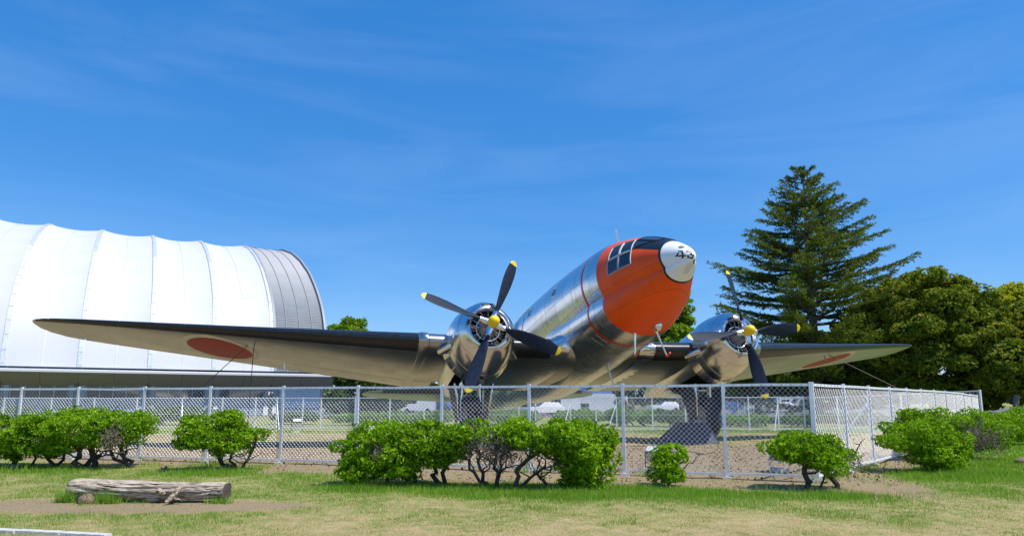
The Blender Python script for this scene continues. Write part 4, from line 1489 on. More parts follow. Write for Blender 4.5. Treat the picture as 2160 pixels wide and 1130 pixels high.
# right row
bush((7.75, 12.75), 'front azalea bush of the right hand row outside the side fence', [(-.05, 0, .68, .62, .6, .34), (-.35, -.1, .62, .42, .4, .28), (.2, -.25, .42, .45, .45, .34), (.05, -.3, .26, .32, .3, .24), (.45, 0, .55, .4, .5, .34)], [((.1, 0), (0, 0, .5), .05), ((.3, .1), (.4, .1, .5), .04)], 5000, 19)
bush((9.95, 15.3), 'large azalea bush of the right row with a grey dead patch in its side', [(-.2, .2, .78, 1.0, .9, .44), (.55, .3, .70, .85, .9, .42), (-.6, -.1, .66, .6, .6, .40), (.95, .1, .55, .55, .7, .40), (.1, -.3, .62, .8, .6, .40)], [((.2, 0), (.2, .1, .6), .06), ((.5, .1), (.6, .1, .6), .05), ((-.3, 0), (-.3, .1, .6), .05)], 9000, 20, dead=((.12, -.78, .48, (.52, .5, .36)),), deadn=260, leafL=.048)
bush((14.6, 20.2), 'rounded azalea bush farther along the right row', [(0, 0, .62, 1.0, 1.0, .40), (-.5, -.2, .5, .7, .7, .4), (.5, .1, .45, .6, .8, .4)], [((0, 0), (.1, .1, .5), .05), ((.3, .1), (.4, .1, .5), .05)], 5600, 21, leafL=.06, leafW=.028)
bush((25.5, 32.5), 'farthest azalea bush of the right row under the big evergreen', [(0, 0, .75, 1.7, 1.4, .50), (1.2, .2, .6, 1.3, 1.2, .45), (-1.0, 0, .5, .9, 1, .42)], [((0, 0), (.1, .1, .5), .06), ((.6, .1), (.8, .1, .5), .05)], 5200, 22, leafL=.09, leafW=.045)

# ================================================================ round hedges and shrubs behind the far fence
hedge_specs = [  # centre column, distance, half width m, height m, look
    (30, 47, 2.6, 1.25, 'left end of the far hedge row below the hall'), (190, 46.5, 2.4, 1.15, 'pale hedge below the second column of the hall'),
    (350, 46, 2.5, 1.3, 'tall shrub below the third column of the hall'), (455, 44.5, 1.6, 1.15, 'dark stemmed shrub just right of the umbrella bush line'),
    (640, 47, 2.4, .9, 'low hedge under the corrugated end of the hall'), (770, 46, 2.3, .9, 'hedge under the left tip of the tailplane'),
    (880, 44.5, 2.3, 1.0, 'green hedge under the tailplane left of the wheel'), (1085, 44, 2.2, 1.1, 'green hedge under the belly of the fuselage'),
    (1215, 44.5, 1.9, 1.15, 'bright hedge left of the grey tree trunks'), (1330, 44, 2.2, 1.2, 'bright hedge in front of the grey tree trunks'),
    (1420, 43, 1.2, 1.15, 'hedge beside the right hand wheel ramp'), (1545, 43, 1.7, .78, 'hedge behind the two blue banners'),
    (1590, 45, 1.1, .72, 'small hedge right of the blue banners'), (1690, 43, 1.5, .8, 'dark stemmed hedge seen beside the fence corner post'),
    (1810, 44, 2.2, .85, 'hedge seen through the mesh of the side fence')]
for i, (px, Y, hw, hh, lab) in enumerate(hedge_specs):
    p = at(px, 880, Y)
    gg = np.random.default_rng(300 + i)
    bl = [(gg.uniform(-hw * .6, hw * .6), gg.normal(0, .3), hh * .56, hw * .55, .8, hh * .34) for _ in range(4)]
    bush((p[0], Y), lab, bl, [((gg.uniform(-hw * .5, hw * .5), 0), (gg.uniform(-hw * .6, hw * .6), .1, hh * .6), .05) for _ in range(5)], 2600, 320 + i, leafL=.12, leafW=.075, mat_='hedge' if i not in (5, 6, 7, 8, 9, 11, 12) else 'azalea', name='round_hedge', zmin=.2)

# ================================================================ trees
def leafy_tree(name, label, cat, base, blobs, nclump, leaf, mat_, trunk, seed, group=None, per=7, bark='bark', limbs=8, rough=.16, inner=.6, holes=-.62, upbias=.3, zmin=None):
    z0 = float(gz(base[0], base[1]))
    root = empty(name, (base[0], base[1], z0))
    tag(root, label, cat, group)
    V, val = foliage(blobs, nclump, leaf, leaf * .55, seed, per=per, inner=inner, rough=rough, spread=.9, upbias=upbias, zmin=zmin)
    # let clusters gather: small scatter of every rosette
    g = np.random.default_rng(seed + 5)
    quads('crown', V, M[mat_], root, val)
    st = MB()
    h, r = trunk
    top = (g.normal(0, .2), g.normal(0, .2), h)
    path = limb(st, (0, 0, -.1), top, r, r * .6, seed, 7, .03)
    B = np.array(blobs)
    for k in range(limbs):
        b = B[k % len(B)]
        s = np.array(path[g.integers(3, 8)])
        e = b[:3] + g.normal(size=3) * b[3:6] * .35
        pp = limb(st, s, e, r * .38, r * .12, seed + k, 6, .12)
        for j in range(3):
            e2 = np.array(pp[4]) + g.normal(size=3) * b[3:6] * .45
            limb(st, pp[4], e2, r * .16, r * .05, seed + 31 * k + j, 4, .15)
    st.build('trunk', M[bark], root)
    return root

def clumps(cx, cy, cz, rx, ry, rz, n, size, seed, lower=-.5):
    """leaf clumps spread over a big dome, so the crown has lit shoulders and dark gaps"""
    g = np.random.default_rng(seed)
    out = []
    for i in range(n):
        d = unit(g.normal(size=3))
        if d[2] < lower: d[2] = -d[2]
        k = g.uniform(.72, 1.0)
        s = size * g.uniform(.65, 1.3)
        out.append((cx + d[0] * rx * k, cy + d[1] * ry * k, cz + d[2] * rz * k, s, s, s * .62))
    return out

def big_evergreen(label, px, Y, top, halfw, seed, n, depth=5, zb=1.0):
    c = at(px, 700, Y)
    bl = clumps(0, 0, zb + (top - zb) * .46, halfw * .92, depth, (top - zb) * .50, 170, halfw * .15, seed, -.85)
    bl += clumps(0, 0, zb + (top - zb) * .40, halfw * .75, depth * .8, (top - zb) * .40, 20, halfw * .3, seed + 1, -.9)
    return leafy_tree('evergreen_tree', label, 'tree', (c[0], Y), bl, int(n * 1.7), .225, 'evergreen', (top * .6, .35), seed, per=7, rough=.22, inner=.5, zmin=zb)
big_evergreen('great round evergreen tree with brownish top right of the conifer', 1955, 49, 11.5, 5.4, 401, 24000)
big_evergreen('broad dark evergreen tree at the right picture edge', 2165, 46, 8.6, 5.2, 402, 17000)
big_evergreen('low dark evergreen tree in the gap between the conifer and the great round evergreen', 1815, 54, 9.0, 3.6, 403, 9000, zb=1.9)
big_evergreen('dark evergreen tree filling in under the left side of the conifer', 1590, 58, 5.6, 5.2, 404, 9000, zb=2.3)

big_evergreen('dark evergreen tree behind the trunk of the tall conifer', 1705, 61, 8.0, 4.2, 406, 7000, zb=1.9)
def conifer(label, base, H, spread, seed):
    """whorled conifer: long limbs with flat sprays of needle tufts"""
    z0 = float(gz(*base))
    root = empty('conifer_tree', (base[0], base[1], z0))
    tag(root, label, 'tree')
    g = np.random.default_rng(seed)
    tr = MB()
    tr.tube([(0, 0, -.2), (.05, 0, H * .3), (-.05, .05, H * .6), (0, 0, H * .97)], [.42, .34, .2, .03], 10)
    C, A, N, Ls, Vv = [], [], [], [], []
    z = 1.3
    while z < H - .25:
        q = 1 - z / H
        nb = int(g.integers(5, 8)) if q > .15 else 4
        a0 = g.uniform(0, 6.28)
        for k in range(nb):
            a = a0 + 6.283 * k / nb + g.normal(0, .22)
            L = min(spread * q, 8.2) * g.uniform(.66, 1.10) * (1 if q < .8 else .92) + .3
            zz = z + g.normal(0, .16)
            rise = .10 + .55 * (1 - q) ** 1.5 + g.normal(0, .05)
            droop = .10 * q
            m = 9
            path = []
            for i in range(m + 1):
                t = i / m
                path.append(np.array([math.cos(a) * L * t, math.sin(a) * L * t, zz + L * (rise * t * .55 - droop * math.sin(math.pi * t * .8) + .10 * t * t)]) + np.array([g.normal(0, .03), g.normal(0, .03), g.normal(0, .03)]) * L * .25 * (i > 0))
            tr.tube(path, list(np.linspace(.018 * L + .02, .012, m + 1)), 5)
            out = np.array([math.cos(a), math.sin(a), 0]); side = np.array([-math.sin(a), math.cos(a), 0])
            # secondary sprays along the limb
            ns = int(9 + L * 6.0)
            for j in range(ns):
                t = .16 + .84 * (j + g.random()) / ns
                if t < .38 and g.random() < .35 + .3 * q: continue
                f_ = t * m
                i = min(int(f_), m - 1)
                p = path[i] + (path[i + 1] - path[i]) * (f_ - i)
                sgn = 1 if j % 2 else -1
                sl = (1 - t * .78) * L * .34 * g.uniform(.5, 1.15) + .22
                d = unit(out * (.75 + .3 * t) + side * sgn * g.uniform(.5, 1.1) + np.array([0, 0, g.normal(.06, .10)]))
                nt = max(4, int(sl / .115))
                for s in range(nt):
                    u_ = (s + .5) / nt
                    c = p + d * sl * u_ + np.array([0, 0, -.06 * u_ * u_ * sl + g.normal(0, .035)])
                    for r_ in range(3):
                        C.append(c); A.append(d * .8 + out * .3 + unit(g.normal(size=3)) * .75 + np.array([0, 0, .18])); N.append(np.array([0, 0, 1]) + g.normal(size=3) * .6)
                        Ls.append(.27 * g.uniform(.7, 1.25)); Vv.append(.38 + .30 * u_ * t + g.normal(0, .16) + .12 * (r_ == 2))
        z += (.48 + .53 * q) * g.uniform(.8, 1.2)
    C = np.array(C); A = np.array(A); N = np.array(N); Ls = np.array(Ls)
    quads('crown', leaf_quads(C, A, N, Ls, Ls * .30), M['conifer'], root, np.clip(Vv, 0, 1))
    tr.build('trunk', M['barkgrey'], root)
    return root
cb = at(1716, 700, 54)
ct = at(1706, 352, 54)
conifer('tall dark conifer with layered spreading limbs behind the right wing', (cb[0], 54), ct[2] - float(gz(0, 54)), 15.5, 421)

# young spring trees
c = at(1432, 700, 76)
g_ = np.random.default_rng(77)
leafy_tree('spring_tree', 'fresh green spring tree with thin twigs behind the aeroplane nose', 'tree', (c[0], 76), clumps(-.8, 0, 8.6, 2.4, 2.5, 5.2, 42, .95, 431, -.8) + [(.9, 0, 14.2, .55, .5, .6), (1.15, 0, 13.0, .5, .5, .5)], 5200, .34, 'fresh', (7.5, .25), 431, rough=.3, inner=.3, limbs=20)
c = at(742, 700, 82)
leafy_tree('spring_tree', 'small light green tree top showing above the left wing', 'tree', (c[0], 82), clumps(0, 0, 7.8, 2.9, 2.5, 3.6, 34, 1.0, 433, -.6), 4200, .36, 'fresh', (6, .25), 433, rough=.3, inner=.35, limbs=14)
c = at(2120, 640, 72)
leafy_tree('spring_tree', 'yellow green spring tree behind the evergreens at the right edge', 'tree', (c[0], 72), clumps(.4, 0, 9.9, 4.3, 3.5, 4.3, 44, 1.0, 435, -.6), 6200, .36, 'lime', (8, .3), 435, rough=.3, inner=.3, limbs=22, bark='barkgrey')
c = at(775, 800, 64)
leafy_tree('evergreen_tree', 'dark evergreen tree beside the hall under the left wing', 'tree', (c[0], 64), clumps(0, 0, 2.2, 3.6, 2.5, 2.6, 30, 1.1, 437, -.9), 5600, .34, 'darkleaf', (2.5, .3), 437, inner=.45)
c = at(872, 800, 92)
leafy_tree('spring_tree', 'thin pale tree far off under the left wing', 'tree', (c[0], 92), clumps(0, 0, 4.6, 3.2, 2.5, 2.2, 22, .9, 439, -.6), 1500, .4, 'far', (4, .2), 439, rough=.3, inner=.4, limbs=16, bark='barkgrey')
# bare grey trunks below the fuselage
c = at(1312, 830, 61)
root = empty('multi_stemmed_tree', (c[0], 61, float(gz(0, 61))))
tag(root, 'grey multi stemmed tree seen through the fence below the aeroplane nose', 'tree')
st = MB()
g_ = np.random.default_rng(90)
for k in range(8):
    x0 = g_.uniform(-1.0, 1.0)
    x1 = x0 * 1.7 + g_.normal(0, .4)
    pp = limb(st, (x0, g_.normal(0, .3), -.1), (x1, g_.normal(0, .6), g_.uniform(3.6, 5.0)), g_.uniform(.12, .22), .07, 900 + k, 6, .07)
    for j in range(4):
        limb(st, pp[3 + j % 3], np.array(pp[3 + j % 3]) + np.array([g_.normal(0, .7), g_.normal(0, .4), g_.uniform(.5, 1.5)]), .05, .015, 950 + 7 * k + j, 4, .15)
st.build('trunk', M['barkgrey'], root)
V, val = foliage(clumps(0, 0, 4.6, 2.6, 2, .9, 18, .8, 441, -.3), 1500, .3, .17, 441, inner=.4)
quads('crown', V, M['darkleaf'], root, val)
c = at(1622, 850, 42.5)
leafy_tree('small_bare_tree', 'small bare spreading tree in front of the parked white cars', 'tree', (c[0], 43), [(0, 0, 1.5, .9, .6, .5), (-.5, 0, 1.3, .6, .5, .4), (.5, 0, 1.4, .6, .5, .4)], 60, .12, 'far', (.9, .06), 445, limbs=18, inner=.3, bark='barkgrey')
# far wood on the skyline
bl = []
g_ = np.random.default_rng(500)
for k in range(70):
    x = -130 + 300 * k / 69
    bl.append((x + g_.normal(0, 1.5), 165 + g_.normal(0, 3), g_.uniform(2, 4.2), 4.5, 4, g_.uniform(2.2, 3.6)))
V, val = foliage(bl, 26000, .9, .55, 501, per=4, inner=.6)
tag(quads('distant_wood', V, M['far'], None, val), 'belt of far trees along the skyline beyond the car park', kind='stuff')

# ================================================================ log, rocks, kerb, lights
def build_log():
    a, b = np.array([-5.98, 9.22, .175]), np.array([-3.80, 9.06, .165])
    d = unit(b - a); L = np.linalg.norm(b - a)
    root = empty('weathered_log', ((a[0] + b[0]) / 2, (a[1] + b[1]) / 2, 0))
    root.rotation_euler = (0, 0, math.atan2(d[1], d[0]))
    tag(root, 'weathered grey log with twisted grain lying on the bare patch of lawn', 'log')
    n, m = 150, 72
    P = []
    for i in range(n + 1):
        t = i / n
        x = (t - .5) * L
        r = .145 - .016 * t + .010 * math.sin(5 * t + 1)
        if t < .03: r *= .80 + .2 * math.sqrt(t / .03)
        row = []
        for j in range(m):
            an = 2 * math.pi * j / m
            # flowing grain: ridges drift round the log and swirl by the knots
            sw = an * 11 + 4.5 * math.sin(3.2 * t * 2 + 1.2) + 2.2 * math.sin(9 * t + an * 2)
            k1 = math.exp(-((t - .55) / .06) ** 2 - ((an - 2.9) / .5) ** 2) + math.exp(-((t - .63) / .045) ** 2 - ((an - 3.2) / .4) ** 2)
            q = abs(math.sin(sw * .5)) ** .5
            q2 = abs(math.sin(an * 17 + 3 * math.sin(7 * t) + 5 * t))
            dr = -.024 * (1 - q) - .008 * (1 - q2) + .042 * k1 + .006 * math.sin(23 * t + 3 * an)
            flat = max(0, math.cos(an)) ** 4 * .022
            rr = r + dr * (.35 + .65 * (1 - max(0, math.cos(an)) ** 3)) - flat
            row.append((x, -math.sin(an) * rr, (.16 + math.cos(an) * rr) * 1.0 - .008 * t))
        P.append(row)
    # angle 0 is up; the side facing the lawn is -y (an = pi/2)
    P = np.array(P)
    mb = MB().grid(P, True)
    body = mb.build('log_body', M['wood'], root, True, 60)
    for i, nm in ((0, 'sawn_end'), (n, 'sawn_end')):
        c = P[i].mean(0)
        s = MB()
        s.add([c] + [tuple(q) for q in P[i]], [(0, 1 + j, 1 + (j + 1) % m) for j in range(m)])
        s.build(nm, M['bark'] if i else M['wood'], root)
    kn = MB()
    for x, z, r in ((.24, .15, .05), (.30, .13, .03)):
        kn.ellipsoid((x, -.15, z), (r, r * .8, r), 12, 8)
    kn.build('knot', M['wood'], root, True)
    sb = MB()
    sb.tube([(.50, -.10, .22), (.49, -.17, .15), (.44, -.21, .07), (.40, -.25, .03)], [.036, .034, .034, .02], 10)
    sb.tube([(.47, -.19, .08), (.58, -.20, .05)], [.022, .01], 8)
    sb.build('branch_stub', M['wood'], root, True, 60)
build_log()

def rock(loc, r, label, seed):
    g = np.random.default_rng(seed)
    mb = MB().ellipsoid((0, 0, 0), (1, 1, 1), 18, 12)
    v = np.array(mb.v)
    k = 1 + .16 * vnoise(v, 1.7, seed) + .06 * vnoise(v, 5, seed + 1)
    v = v * k[:, None] * np.array(r)
    mb.v = [tuple(q) for q in v]
    o = mb.build('rock', M['rock'], None, True, 35)
    o.location = (loc[0], loc[1], float(gz(*loc)) + r[2] * .45)
    tag(o, label, 'rock')
rock((-5.62, 8.98), (.105, .08, .085), 'brown rock wedged under the left end of the log', 3)
rock((-2.95, 13.1), (.11, .09, .07), 'small dark rock on the earth strip left of the broad centre bush', 5)
rock((-6.9, 13.4), (.07, .06, .05), 'small brown rock on the earth between the two left bushes', 6)
rock((-9.7, 13.2), (.12, .10, .08), 'brown rock among the trunks of the widest left bush', 7)
rock((10.95, 14.35), (.22, .16, .10), 'pale flat rock at the foot of the bush with the dead patch', 8)

kb = MB()
k0, k1 = np.array([-7.2, 7.48]), np.array([-4.0, 6.81])
dk = unit(k1 - k0); nk = np.array([-dk[1], dk[0]])
root = empty('kerb_edging', (*((k0 + k1) / 2), 0))
tag(root, 'pale concrete edging strip in the lower left corner of the lawn', 'kerb')
Lk = np.linalg.norm(k1 - k0)
for i in range(6):
    s0, s1 = Lk * i / 6 + .004, Lk * (i + 1) / 6 - .004
    b = MB()
    mid = k0 + dk * (s0 + s1) / 2 - (k0 + k1) / 2
    b.box((mid[0], mid[1], -.02 + rng.normal(0, .003)), (s1 - s0, .10, .10), Matrix.Rotation(math.atan2(dk[1], dk[0]) + rng.normal(0, .004), 3, 'Z'), .97)
    b.build('kerb_stone', M['concrete'], root)

def floodlight(loc, rz, label, m, s=1.0):
    root = empty('floodlight', (loc[0], loc[1], float(gz(*loc))), (0, 0, rz))
    tag(root, label, 'floodlight')
    h = MB()
    tilt = Matrix.Rotation(R(-38), 3, 'X')
    h.box((0, 0, .30 * s), (.30 * s, .16 * s, .22 * s), tilt, .8)
    h.build('housing', M[m], root)
    l_ = MB()
    l_.box((0, .075 * s, .36 * s), (.26 * s, .012, .19 * s), Matrix.Rotation(R(50), 3, 'X'))
    l_.build('lens', M['glass'], root)
    MB().tube([(-.17 * s, 0, .30 * s), (-.17 * s, 0, .06 * s), (.17 * s, 0, .06 * s), (.17 * s, 0, .30 * s)], .013 * s, 6).build('bracket', M['lampdark'] if m == 'lampwhite' else M['lampwhite'], root)
    MB().box((0, 0, .03 * s), (.20 * s, .18 * s, .06 * s)).build('base', M['concrete'], root)
floodlight((2.75, 13.0), R(150), 'white floodlight behind the small narrow bush inside the fence', 'lampwhite', 1.1)
floodlight((5.05, 12.75), R(120), 'dark floodlight on a bracket behind the corner bush inside the fence', 'lampdark', 1.25)
floodlight((-10.6, 33.0), R(200), 'silver floodlight standing alone on the grass left of the tail', 'lampwhite', 1.6)
floodlight((-12.6, 16.9), R(200), 'white floodlight behind the bush at the left picture edge', 'lampwhite', 1.3)

# wheel ramps of dark steel
def ramp(c, label, w=1.0):
    root = empty('wheel_ramp', (c[0], c[1], float(gz(*c))), (0, 0, YAW))
    tag(root, label, 'wheel ramp')
    b = MB()
    b.add([(-1.15, -.55, -.03), (.75, -.62, -.03), (.62, .5, -.03), (-1.0, .5, -.03), (-.28, -.22, .66), (.52, -.3, .64), (.5, .3, .64), (-.22, .3, .66)], [(3, 2, 1, 0), (4, 5, 6, 7), (0, 1, 5, 4), (1, 2, 6, 5), (2, 3, 7, 6), (3, 0, 4, 7)])
    b.build('wedge', M['ramp'], root)
    for y0, y1 in ((-.5, -.25),):
        MB().tube([(-1.1, -.52, .0), (-.26, -.22, .67)], .025, 6).build('edge_bar', M['ramp'], root)
        MB().tube([(.70, -.58, .0), (.52, -.3, .65)], .025, 6).build('edge_bar', M['ramp'], root)
wl_ = tow((-2.93, HUB, 0)); wr_ = tow((-2.93, -HUB, 0))
ramp((wl_[0] - .55, wl_[1] - .95), 'dark steel wedge in front of the right hand wheel')
ramp((wr_[0] + .75, wr_[1] - .4), 'dark steel wedge beside the left hand wheel')

# guy cables from the wings
for sd_, ends in ((-1, ((-7.95, 20.1), (-13.0, 23.5))), (1, ((16.5, 22.0),))):
    xl = np.interp(10.1, [5.4, 15.7], [-1.5, -4.93]); 
    p = tow((xl - .6, sd_ * 10.1, .62))
    for e in ends:
        q = np.array([e[0], e[1], float(gz(*e))])
        o = MB().tube([p, (p + q) / 2 + np.array([0, 0, -.06]), q], .012, 5).build('guy_cable', M['cable'])
        tag(o, {0: 'steel cable hanging nearly straight down from the left wing', 1: 'slanting steel cable from the left wing towards the hall'}[ends.index(e)] if sd_ < 0 else 'steel cable slanting down from the right wing to the side fence', 'cable')

# ================================================================ car park beyond
def car(px, Y, label, paint, yaw, kind='saloon', m=None):
    p = at(px, 855, Y)
    root = empty('parked_car', (p[0], Y, float(gz(0, Y))), (0, 0, R(yaw)))
    tag(root, label, 'van' if kind == 'van' else 'car', 'cars in the far car park')
    L, W = (4.4, 1.75)
    if kind == 'van':
        side = [(-2.3, .35), (-2.3, 1.95), (1.3, 1.98), (1.9, 1.2), (2.35, 1.0), (2.4, .35)]
        cab = [(-2.1, 1.2), (-2.1, 1.8), (1.15, 1.82), (1.65, 1.2)]
    else:
        side = [(-2.15, .32), (-2.2, .78), (-2.05, .98), (-.0, 1.0), (1.15, .96), (2.1, .78), (2.2, .55), (2.15, .32)]
        cab = [(-1.95, .98), (-1.45, 1.45), (.15, 1.48), (1.05, .96)]
    b = MB()
    b.loft([[(x, s * W / 2 * (1 if z < .9 else .96), z) for x, z in side] for s in (-1, 1)])
    b.build('body', paint, root)
    if kind != 'van':
        c_ = MB().loft([[(x * .98, s * W / 2 * (.94 if z < 1.2 else .78), z) for x, z in cab] for s in (-1, 1)])
        c_.build('cabin', paint, root)
    for s in (-1, 1):
        g = MB()
        y = s * (W / 2 * .90 + .02) if kind != 'van' else s * (W / 2 * .97 + .02)
        if kind == 'van': g.add([(x * .9, y, z) for x, z in ((.1, 1.25), (.1, 1.75), (1.2, 1.75), (1.7, 1.25))], [(0, 1, 2, 3)])
        else: g.add([(x, y - s * (z - 1.0) * .3, z) for x, z in ((-1.65, 1.02), (-1.3, 1.38), (.1, 1.40), (.75, 1.02))], [(0, 1, 2, 3)])
        g.build('side_window', M['glass'], root)
    ws_ = MB()
    if kind == 'van': ws_.add([(1.42, -.75, 1.85), (1.42, .75, 1.85), (1.93, .8, 1.22), (1.93, -.8, 1.22)], [(0, 1, 2, 3)])
    else: ws_.add([(.22, -.62, 1.46), (.22, .62, 1.46), (1.06, .78, 1.0), (1.06, -.78, 1.0)], [(0, 1, 2, 3)])
    ws_.build('windscreen', M['glass'], root)
    for x in (-1.35, 1.35):
        for s in (-1, 1):
            MB().lathe([(-.1, .02), (-.1, .31), (.1, .31), (.1, .02)], (x, s * (W / 2 - .08), .31), (0, 1, 0), 12).build('wheel', M['tyre'], root)
P = {k: mat('car_' + k, c, .3, 0, .03, 2, coat=.6) for k, c in dict(white=(.80, .80, .80), silver=(.5, .52, .54), red=(.55, .03, .02), blue=(.05, .09, .2), black=(.02, .02, .025), beige=(.55, .5, .4)).items()}
car(712, 96, 'pale blue white car at the left end of the far car park row', P['silver'], 200)
car(740, 98, 'dark car beside the hall end in the far car park', P['black'], 190)
car(775, 95, 'white car under the tailplane tip left of the red car', P['white'], 170)
car(806, 92, 'red car in the far car park row', P['red'], 200)
car(838, 94, 'white car directly right of the red car', P['white'], 185)
car(882, 88, 'long white van under the tailplane', P['white'], 180, 'van')
car(922, 94, 'dark blue car right of the long white van', P['blue'], 170)
car(950, 96, 'second dark blue car nearest the left wheel', P['blue'], 190)
car(1148, 74, 'white car low beside the cab of the white truck', P['white'], 200)
car(1182, 80, 'white van with dark side window left of the white wall', P['white'], 185, 'van')
car(1402, 96, 'white car half hidden behind the grey trunks', P['white'], 190)
car(1450, 98, 'black car left of the right hand wheel', P['black'], 190)
car(1604, 90, 'white car left in the row beyond the fence corner', P['white'], 170)
car(1640, 86, 'white car in the middle of the row beyond the fence corner', P['white'], 175)
car(1662, 96, 'white van behind the middle white car', P['white'], 180, 'van')
car(1700, 94, 'beige van at the right of the row beyond the fence corner', P['beige'], 185, 'van')
car(1530, 98, 'dark car behind the two blue banners', P['blue'], 180)

# low white building with blue upper wall
p = at(1232, 840, 100)
root = empty('low_building', (p[0], 100, float(gz(0, 100))))
tag(root, 'low white building with a blue upper wall seen under the fuselage', 'building')
MB().box((0, 3, 1.3), (9.5, 6, 2.7)).build('wall', M['bwhite'], root)
MB().box((.6, 3.2, 3.6), (7.6, 5, 1.86)).build('upper_wall', M['bblue'], root)
MB().box((-.8, -.05, .9), (3.0, .12, .55)).build('window', M['bglass'], root)
MB().box((.6, 3.2, 4.6), (8, 5.6, .12)).build('roof', M['galv'], root)

# two blue banners on poles
for px, Y, h, lab in ((1516, 41.5, 1.55, 'taller blue upright banner by the hedge'), (1541, 50, 1.6, 'slanting blue banner right of the taller one')):
    p = at(px, 870, Y)
    root = empty('blue_banner', (p[0], Y, float(gz(0, Y))), (0, R(4 if px < 1530 else 9), 0))
    tag(root, lab, 'banner')
    MB().tube([(0, 0, 0), (0, 0, h + .05)], .015, 6).build('pole', M['galv'], root)
    P_ = [[(.02 + .26 * a * (1 - .35 * max(0, q - .8) * 3), .03 * math.sin(q * 7 + a * 2), .35 + (h - .38) * q) for a in np.linspace(0, 1, 4)] for q in np.linspace(0, 1, 12)]
    MB().grid(P_).build('cloth', M['blueflag'], root, True)

# small cycle shelter with an orange brown beam
p = at(1575, 855, 84)
root = empty('cycle_shelter', (p[0], 84, float(gz(0, 84))))
tag(root, 'small open shelter with a rusty orange beam on white posts left of the white cars', 'shelter')
MB().box((0, 0, 1.75), (2.6, .9, .10)).build('roof', M['rustbeam'], root)
for x in (-1.2, -.4, .4, 1.2):
    MB().tube([(x, -.3, 0), (x, -.3, 1.7)], .05, 6).build('post', M['lampwhite'], root)

# street lamp with a horizontal head among the trees
p = at(1571, 806, 62)
root = empty('street_lamp', (p[0], 62, float(gz(0, 62))))
tag(root, 'white street lamp with a flat arm showing above the far fence', 'street lamp')
hh = p[2] - root.location.z
MB().tube([(0, 0, 0), (0, 0, hh), (-.15, 0, hh + .12)], .05, 8).build('pole', M['galv'], root)
MB().box((-.42, 0, hh + .14), (.7, .2, .07), None, .8).build('lamp_head', M['lampwhite'], root)

# ================================================================ turf, weeds, fallen leaves
def blades(name, label, X, Y, H, W, val, m='grass', lean=.5):
    n = len(X)
    a = rng.uniform(0, 6.283, n)
    base = np.stack([X, Y, gz(X, Y) - .004 + .0 * X], 1)
    pr = np.stack([X, Y], 1)
    base[:, 2] += .012 * vnoise(pr, 1.7, 5) + .008 * vnoise(pr, 6, 6)
    sx = np.stack([np.cos(a), np.sin(a), np.zeros(n)], 1) * (W / 2)[:, None]
    b = rng.uniform(0, 6.283, n)
    tip = base + np.stack([np.cos(b) * H * lean * rng.random(n), np.sin(b) * H * lean * rng.random(n), H], 1)
    V = np.stack([base - sx, base + sx, tip], 1)
    o = quads(name, V, M[m], None, np.clip(val, 0, 1), 3)
    tag(o, label, kind='stuff')

def turf(n, x0, x1, y0, y1, hmin, hmax, wid, name, label, long_=0.0):
    u_ = rng.random(n)
    Y = y0 * (y1 / y0) ** u_
    X = rng.uniform(0, 1, n) * (x1 - x0) * Y / y1 + x0 * Y / y1
    d, lu, ta = paint(X, Y)
    keep = rng.random(n) > np.minimum(d * 1.2, .965)
    lun = np.clip(lu + .25 * vnoise(np.stack([X, Y], 1), 5, 8), 0, 1.3)
    keep &= rng.random(n) < .22 + .9 * lun + .35 * vnoise(np.stack([X, Y], 1), 9, 12)
    X, Y, lun = X[keep], Y[keep], lun[keep]
    k = len(X)
    H = hmin + (hmax - hmin) * np.clip(lun, 0, 1) ** 2 * rng.uniform(.5, 1.2, k)
    straw = rng.random(k) > .30 + .75 * lun
    val = np.where(straw, .97 + .03 * rng.random(k), np.clip(.25 + .35 * lun + .2 * rng.normal(size=k), 0, .88))
    blades(name, label, X, Y, H, np.full(k, wid) * (Y / 9), val)
turf(330000, -12.5, 13.5, 6.2, 14.5, .016, .085, .0075, 'lawn_grass', 'short mown grass, green and straw coloured, over the foreground lawn')
turf(60000, -22, 24, 19, 36, .03, .07, .018, 'enclosure_grass', 'thin grass growing under and behind the aeroplane')
turf(60000, 8, 34, 12, 40, .03, .09, .02, 'meadow_grass', 'green grass beside the right hand bushes')
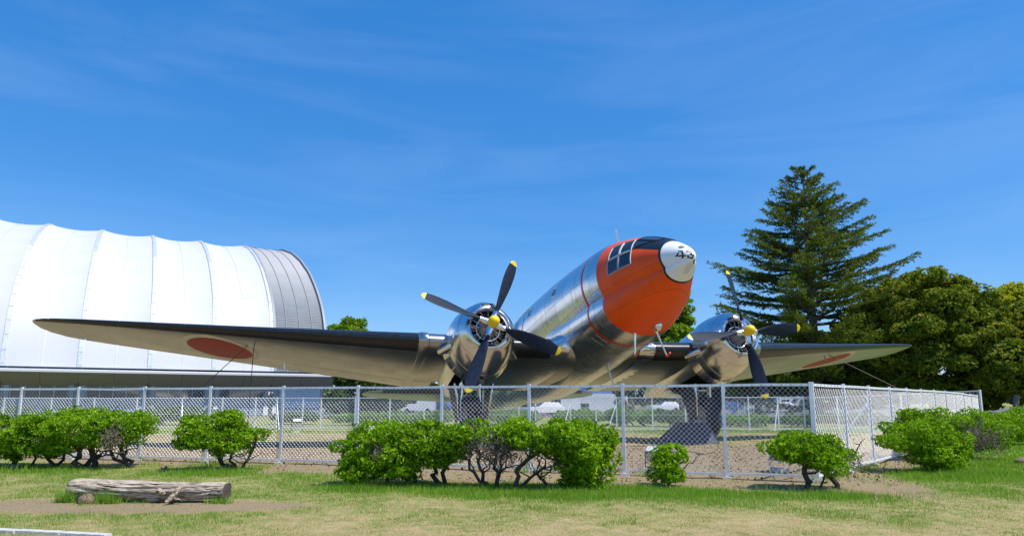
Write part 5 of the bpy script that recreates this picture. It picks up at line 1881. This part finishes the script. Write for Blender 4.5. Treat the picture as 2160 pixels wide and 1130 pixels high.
# long grass at the feet of the bushes and the log
Xs, Ys, Hs = [], [], []
for fx, fy in BUSH_FEET:
    k = 2300
    Xs.append(fx + rng.normal(0, .50, k)); Ys.append(fy - .62 + rng.normal(0, .24, k)); Hs.append(rng.uniform(.04, .17, k) * rng.uniform(.5, 1, k))
for fx, fy, s, k, h in ((-5.90, 9.0, .07, 260, .20), (-5.33, 8.97, .09, 340, .24), (-4.9, 8.95, .08, 60, .09), (-3.83, 8.92, .09, 200, .11), (-2.6, 10.3, .3, 300, .10), (-.35, 10.0, .14, 260, .14), (9.3, 13.6, .5, 1500, .16), (11.2, 14.2, .5, 1200, .16), (5.9, 10.8, .4, 300, .08), (3.5, 11.5, .5, 160, .07), (-6.2, 14.0, .3, 500, .12), (-8.0, 14.2, .3, 400, .12)):
    Xs.append(fx + rng.normal(0, s, k)); Ys.append(fy + rng.normal(0, s * .45, k)); Hs.append(rng.uniform(.4, 1.1, k) * h)
for k in range(55):                                         # weeds along the foot of the fence and odd tufts in the lawn
    if k < 34:
        fx = rng.uniform(-11, 8.5)
        fy = float(poly_y(FRONT, fx)) - rng.uniform(.02, .3) if fx < 5 else float(11.22 + (fx - 5.06) * 1.133) - .15
    else:
        fy = rng.uniform(7.2, 10.2); fx = rng.uniform(-.75, .75) * fy
    m_ = int(rng.uniform(14, 60))
    Xs.append(fx + rng.normal(0, .07, m_)); Ys.append(fy + rng.normal(0, .04, m_)); Hs.append(rng.uniform(.04, .15, m_) * (1 if k < 34 else .5))
X, Y, H = map(np.concatenate, (Xs, Ys, Hs))
k = (vnoise(np.stack([X, Y], 1), 3.1, 31) + .4 * vnoise(np.stack([X, Y], 1), 9, 32) > .0) | (Y < 9.6)
X, Y, H = X[k], Y[k], H[k]
H = H * np.clip(1 + .5 * vnoise(np.stack([X, Y], 1), 4, 33), .4, 1.7)
blades('long_grass', 'long uncut grass round the feet of the bushes and the log', X, Y, H, rng.uniform(.006, .012, len(X)) * (Y / 10), np.clip(.45 + .22 * rng.normal(size=len(X)), 0, .88), lean=.9)
# fallen leaves over the bare earth
n = 9000
X = rng.uniform(-11, 9, n); Y = rng.uniform(10.6, 20, n)
d, lu, ta = paint(X, Y)
k = (d > .55) & (rng.random(n) < np.where(Y > poly_y(FRONT, X), .95, .35))
X, Y = X[k], Y[k]
n = len(X)
c = np.stack([X, Y, gz(X, Y) + .015 + rng.uniform(0, .015, n)], 1)
V = leaf_quads(c, rng.normal(size=(n, 3)) * np.array([1, 1, .35]), np.array([0, 0, 1]) + .7 * rng.normal(size=(n, 3)), rng.uniform(.03, .075, n), rng.uniform(.015, .04, n))
tag(quads('leaf_litter', V, M['litter'], None, np.clip(rng.beta(.8, 1.6, n), 0, 1)), 'dead brown leaves scattered over the bare earth behind the fence', kind='stuff')
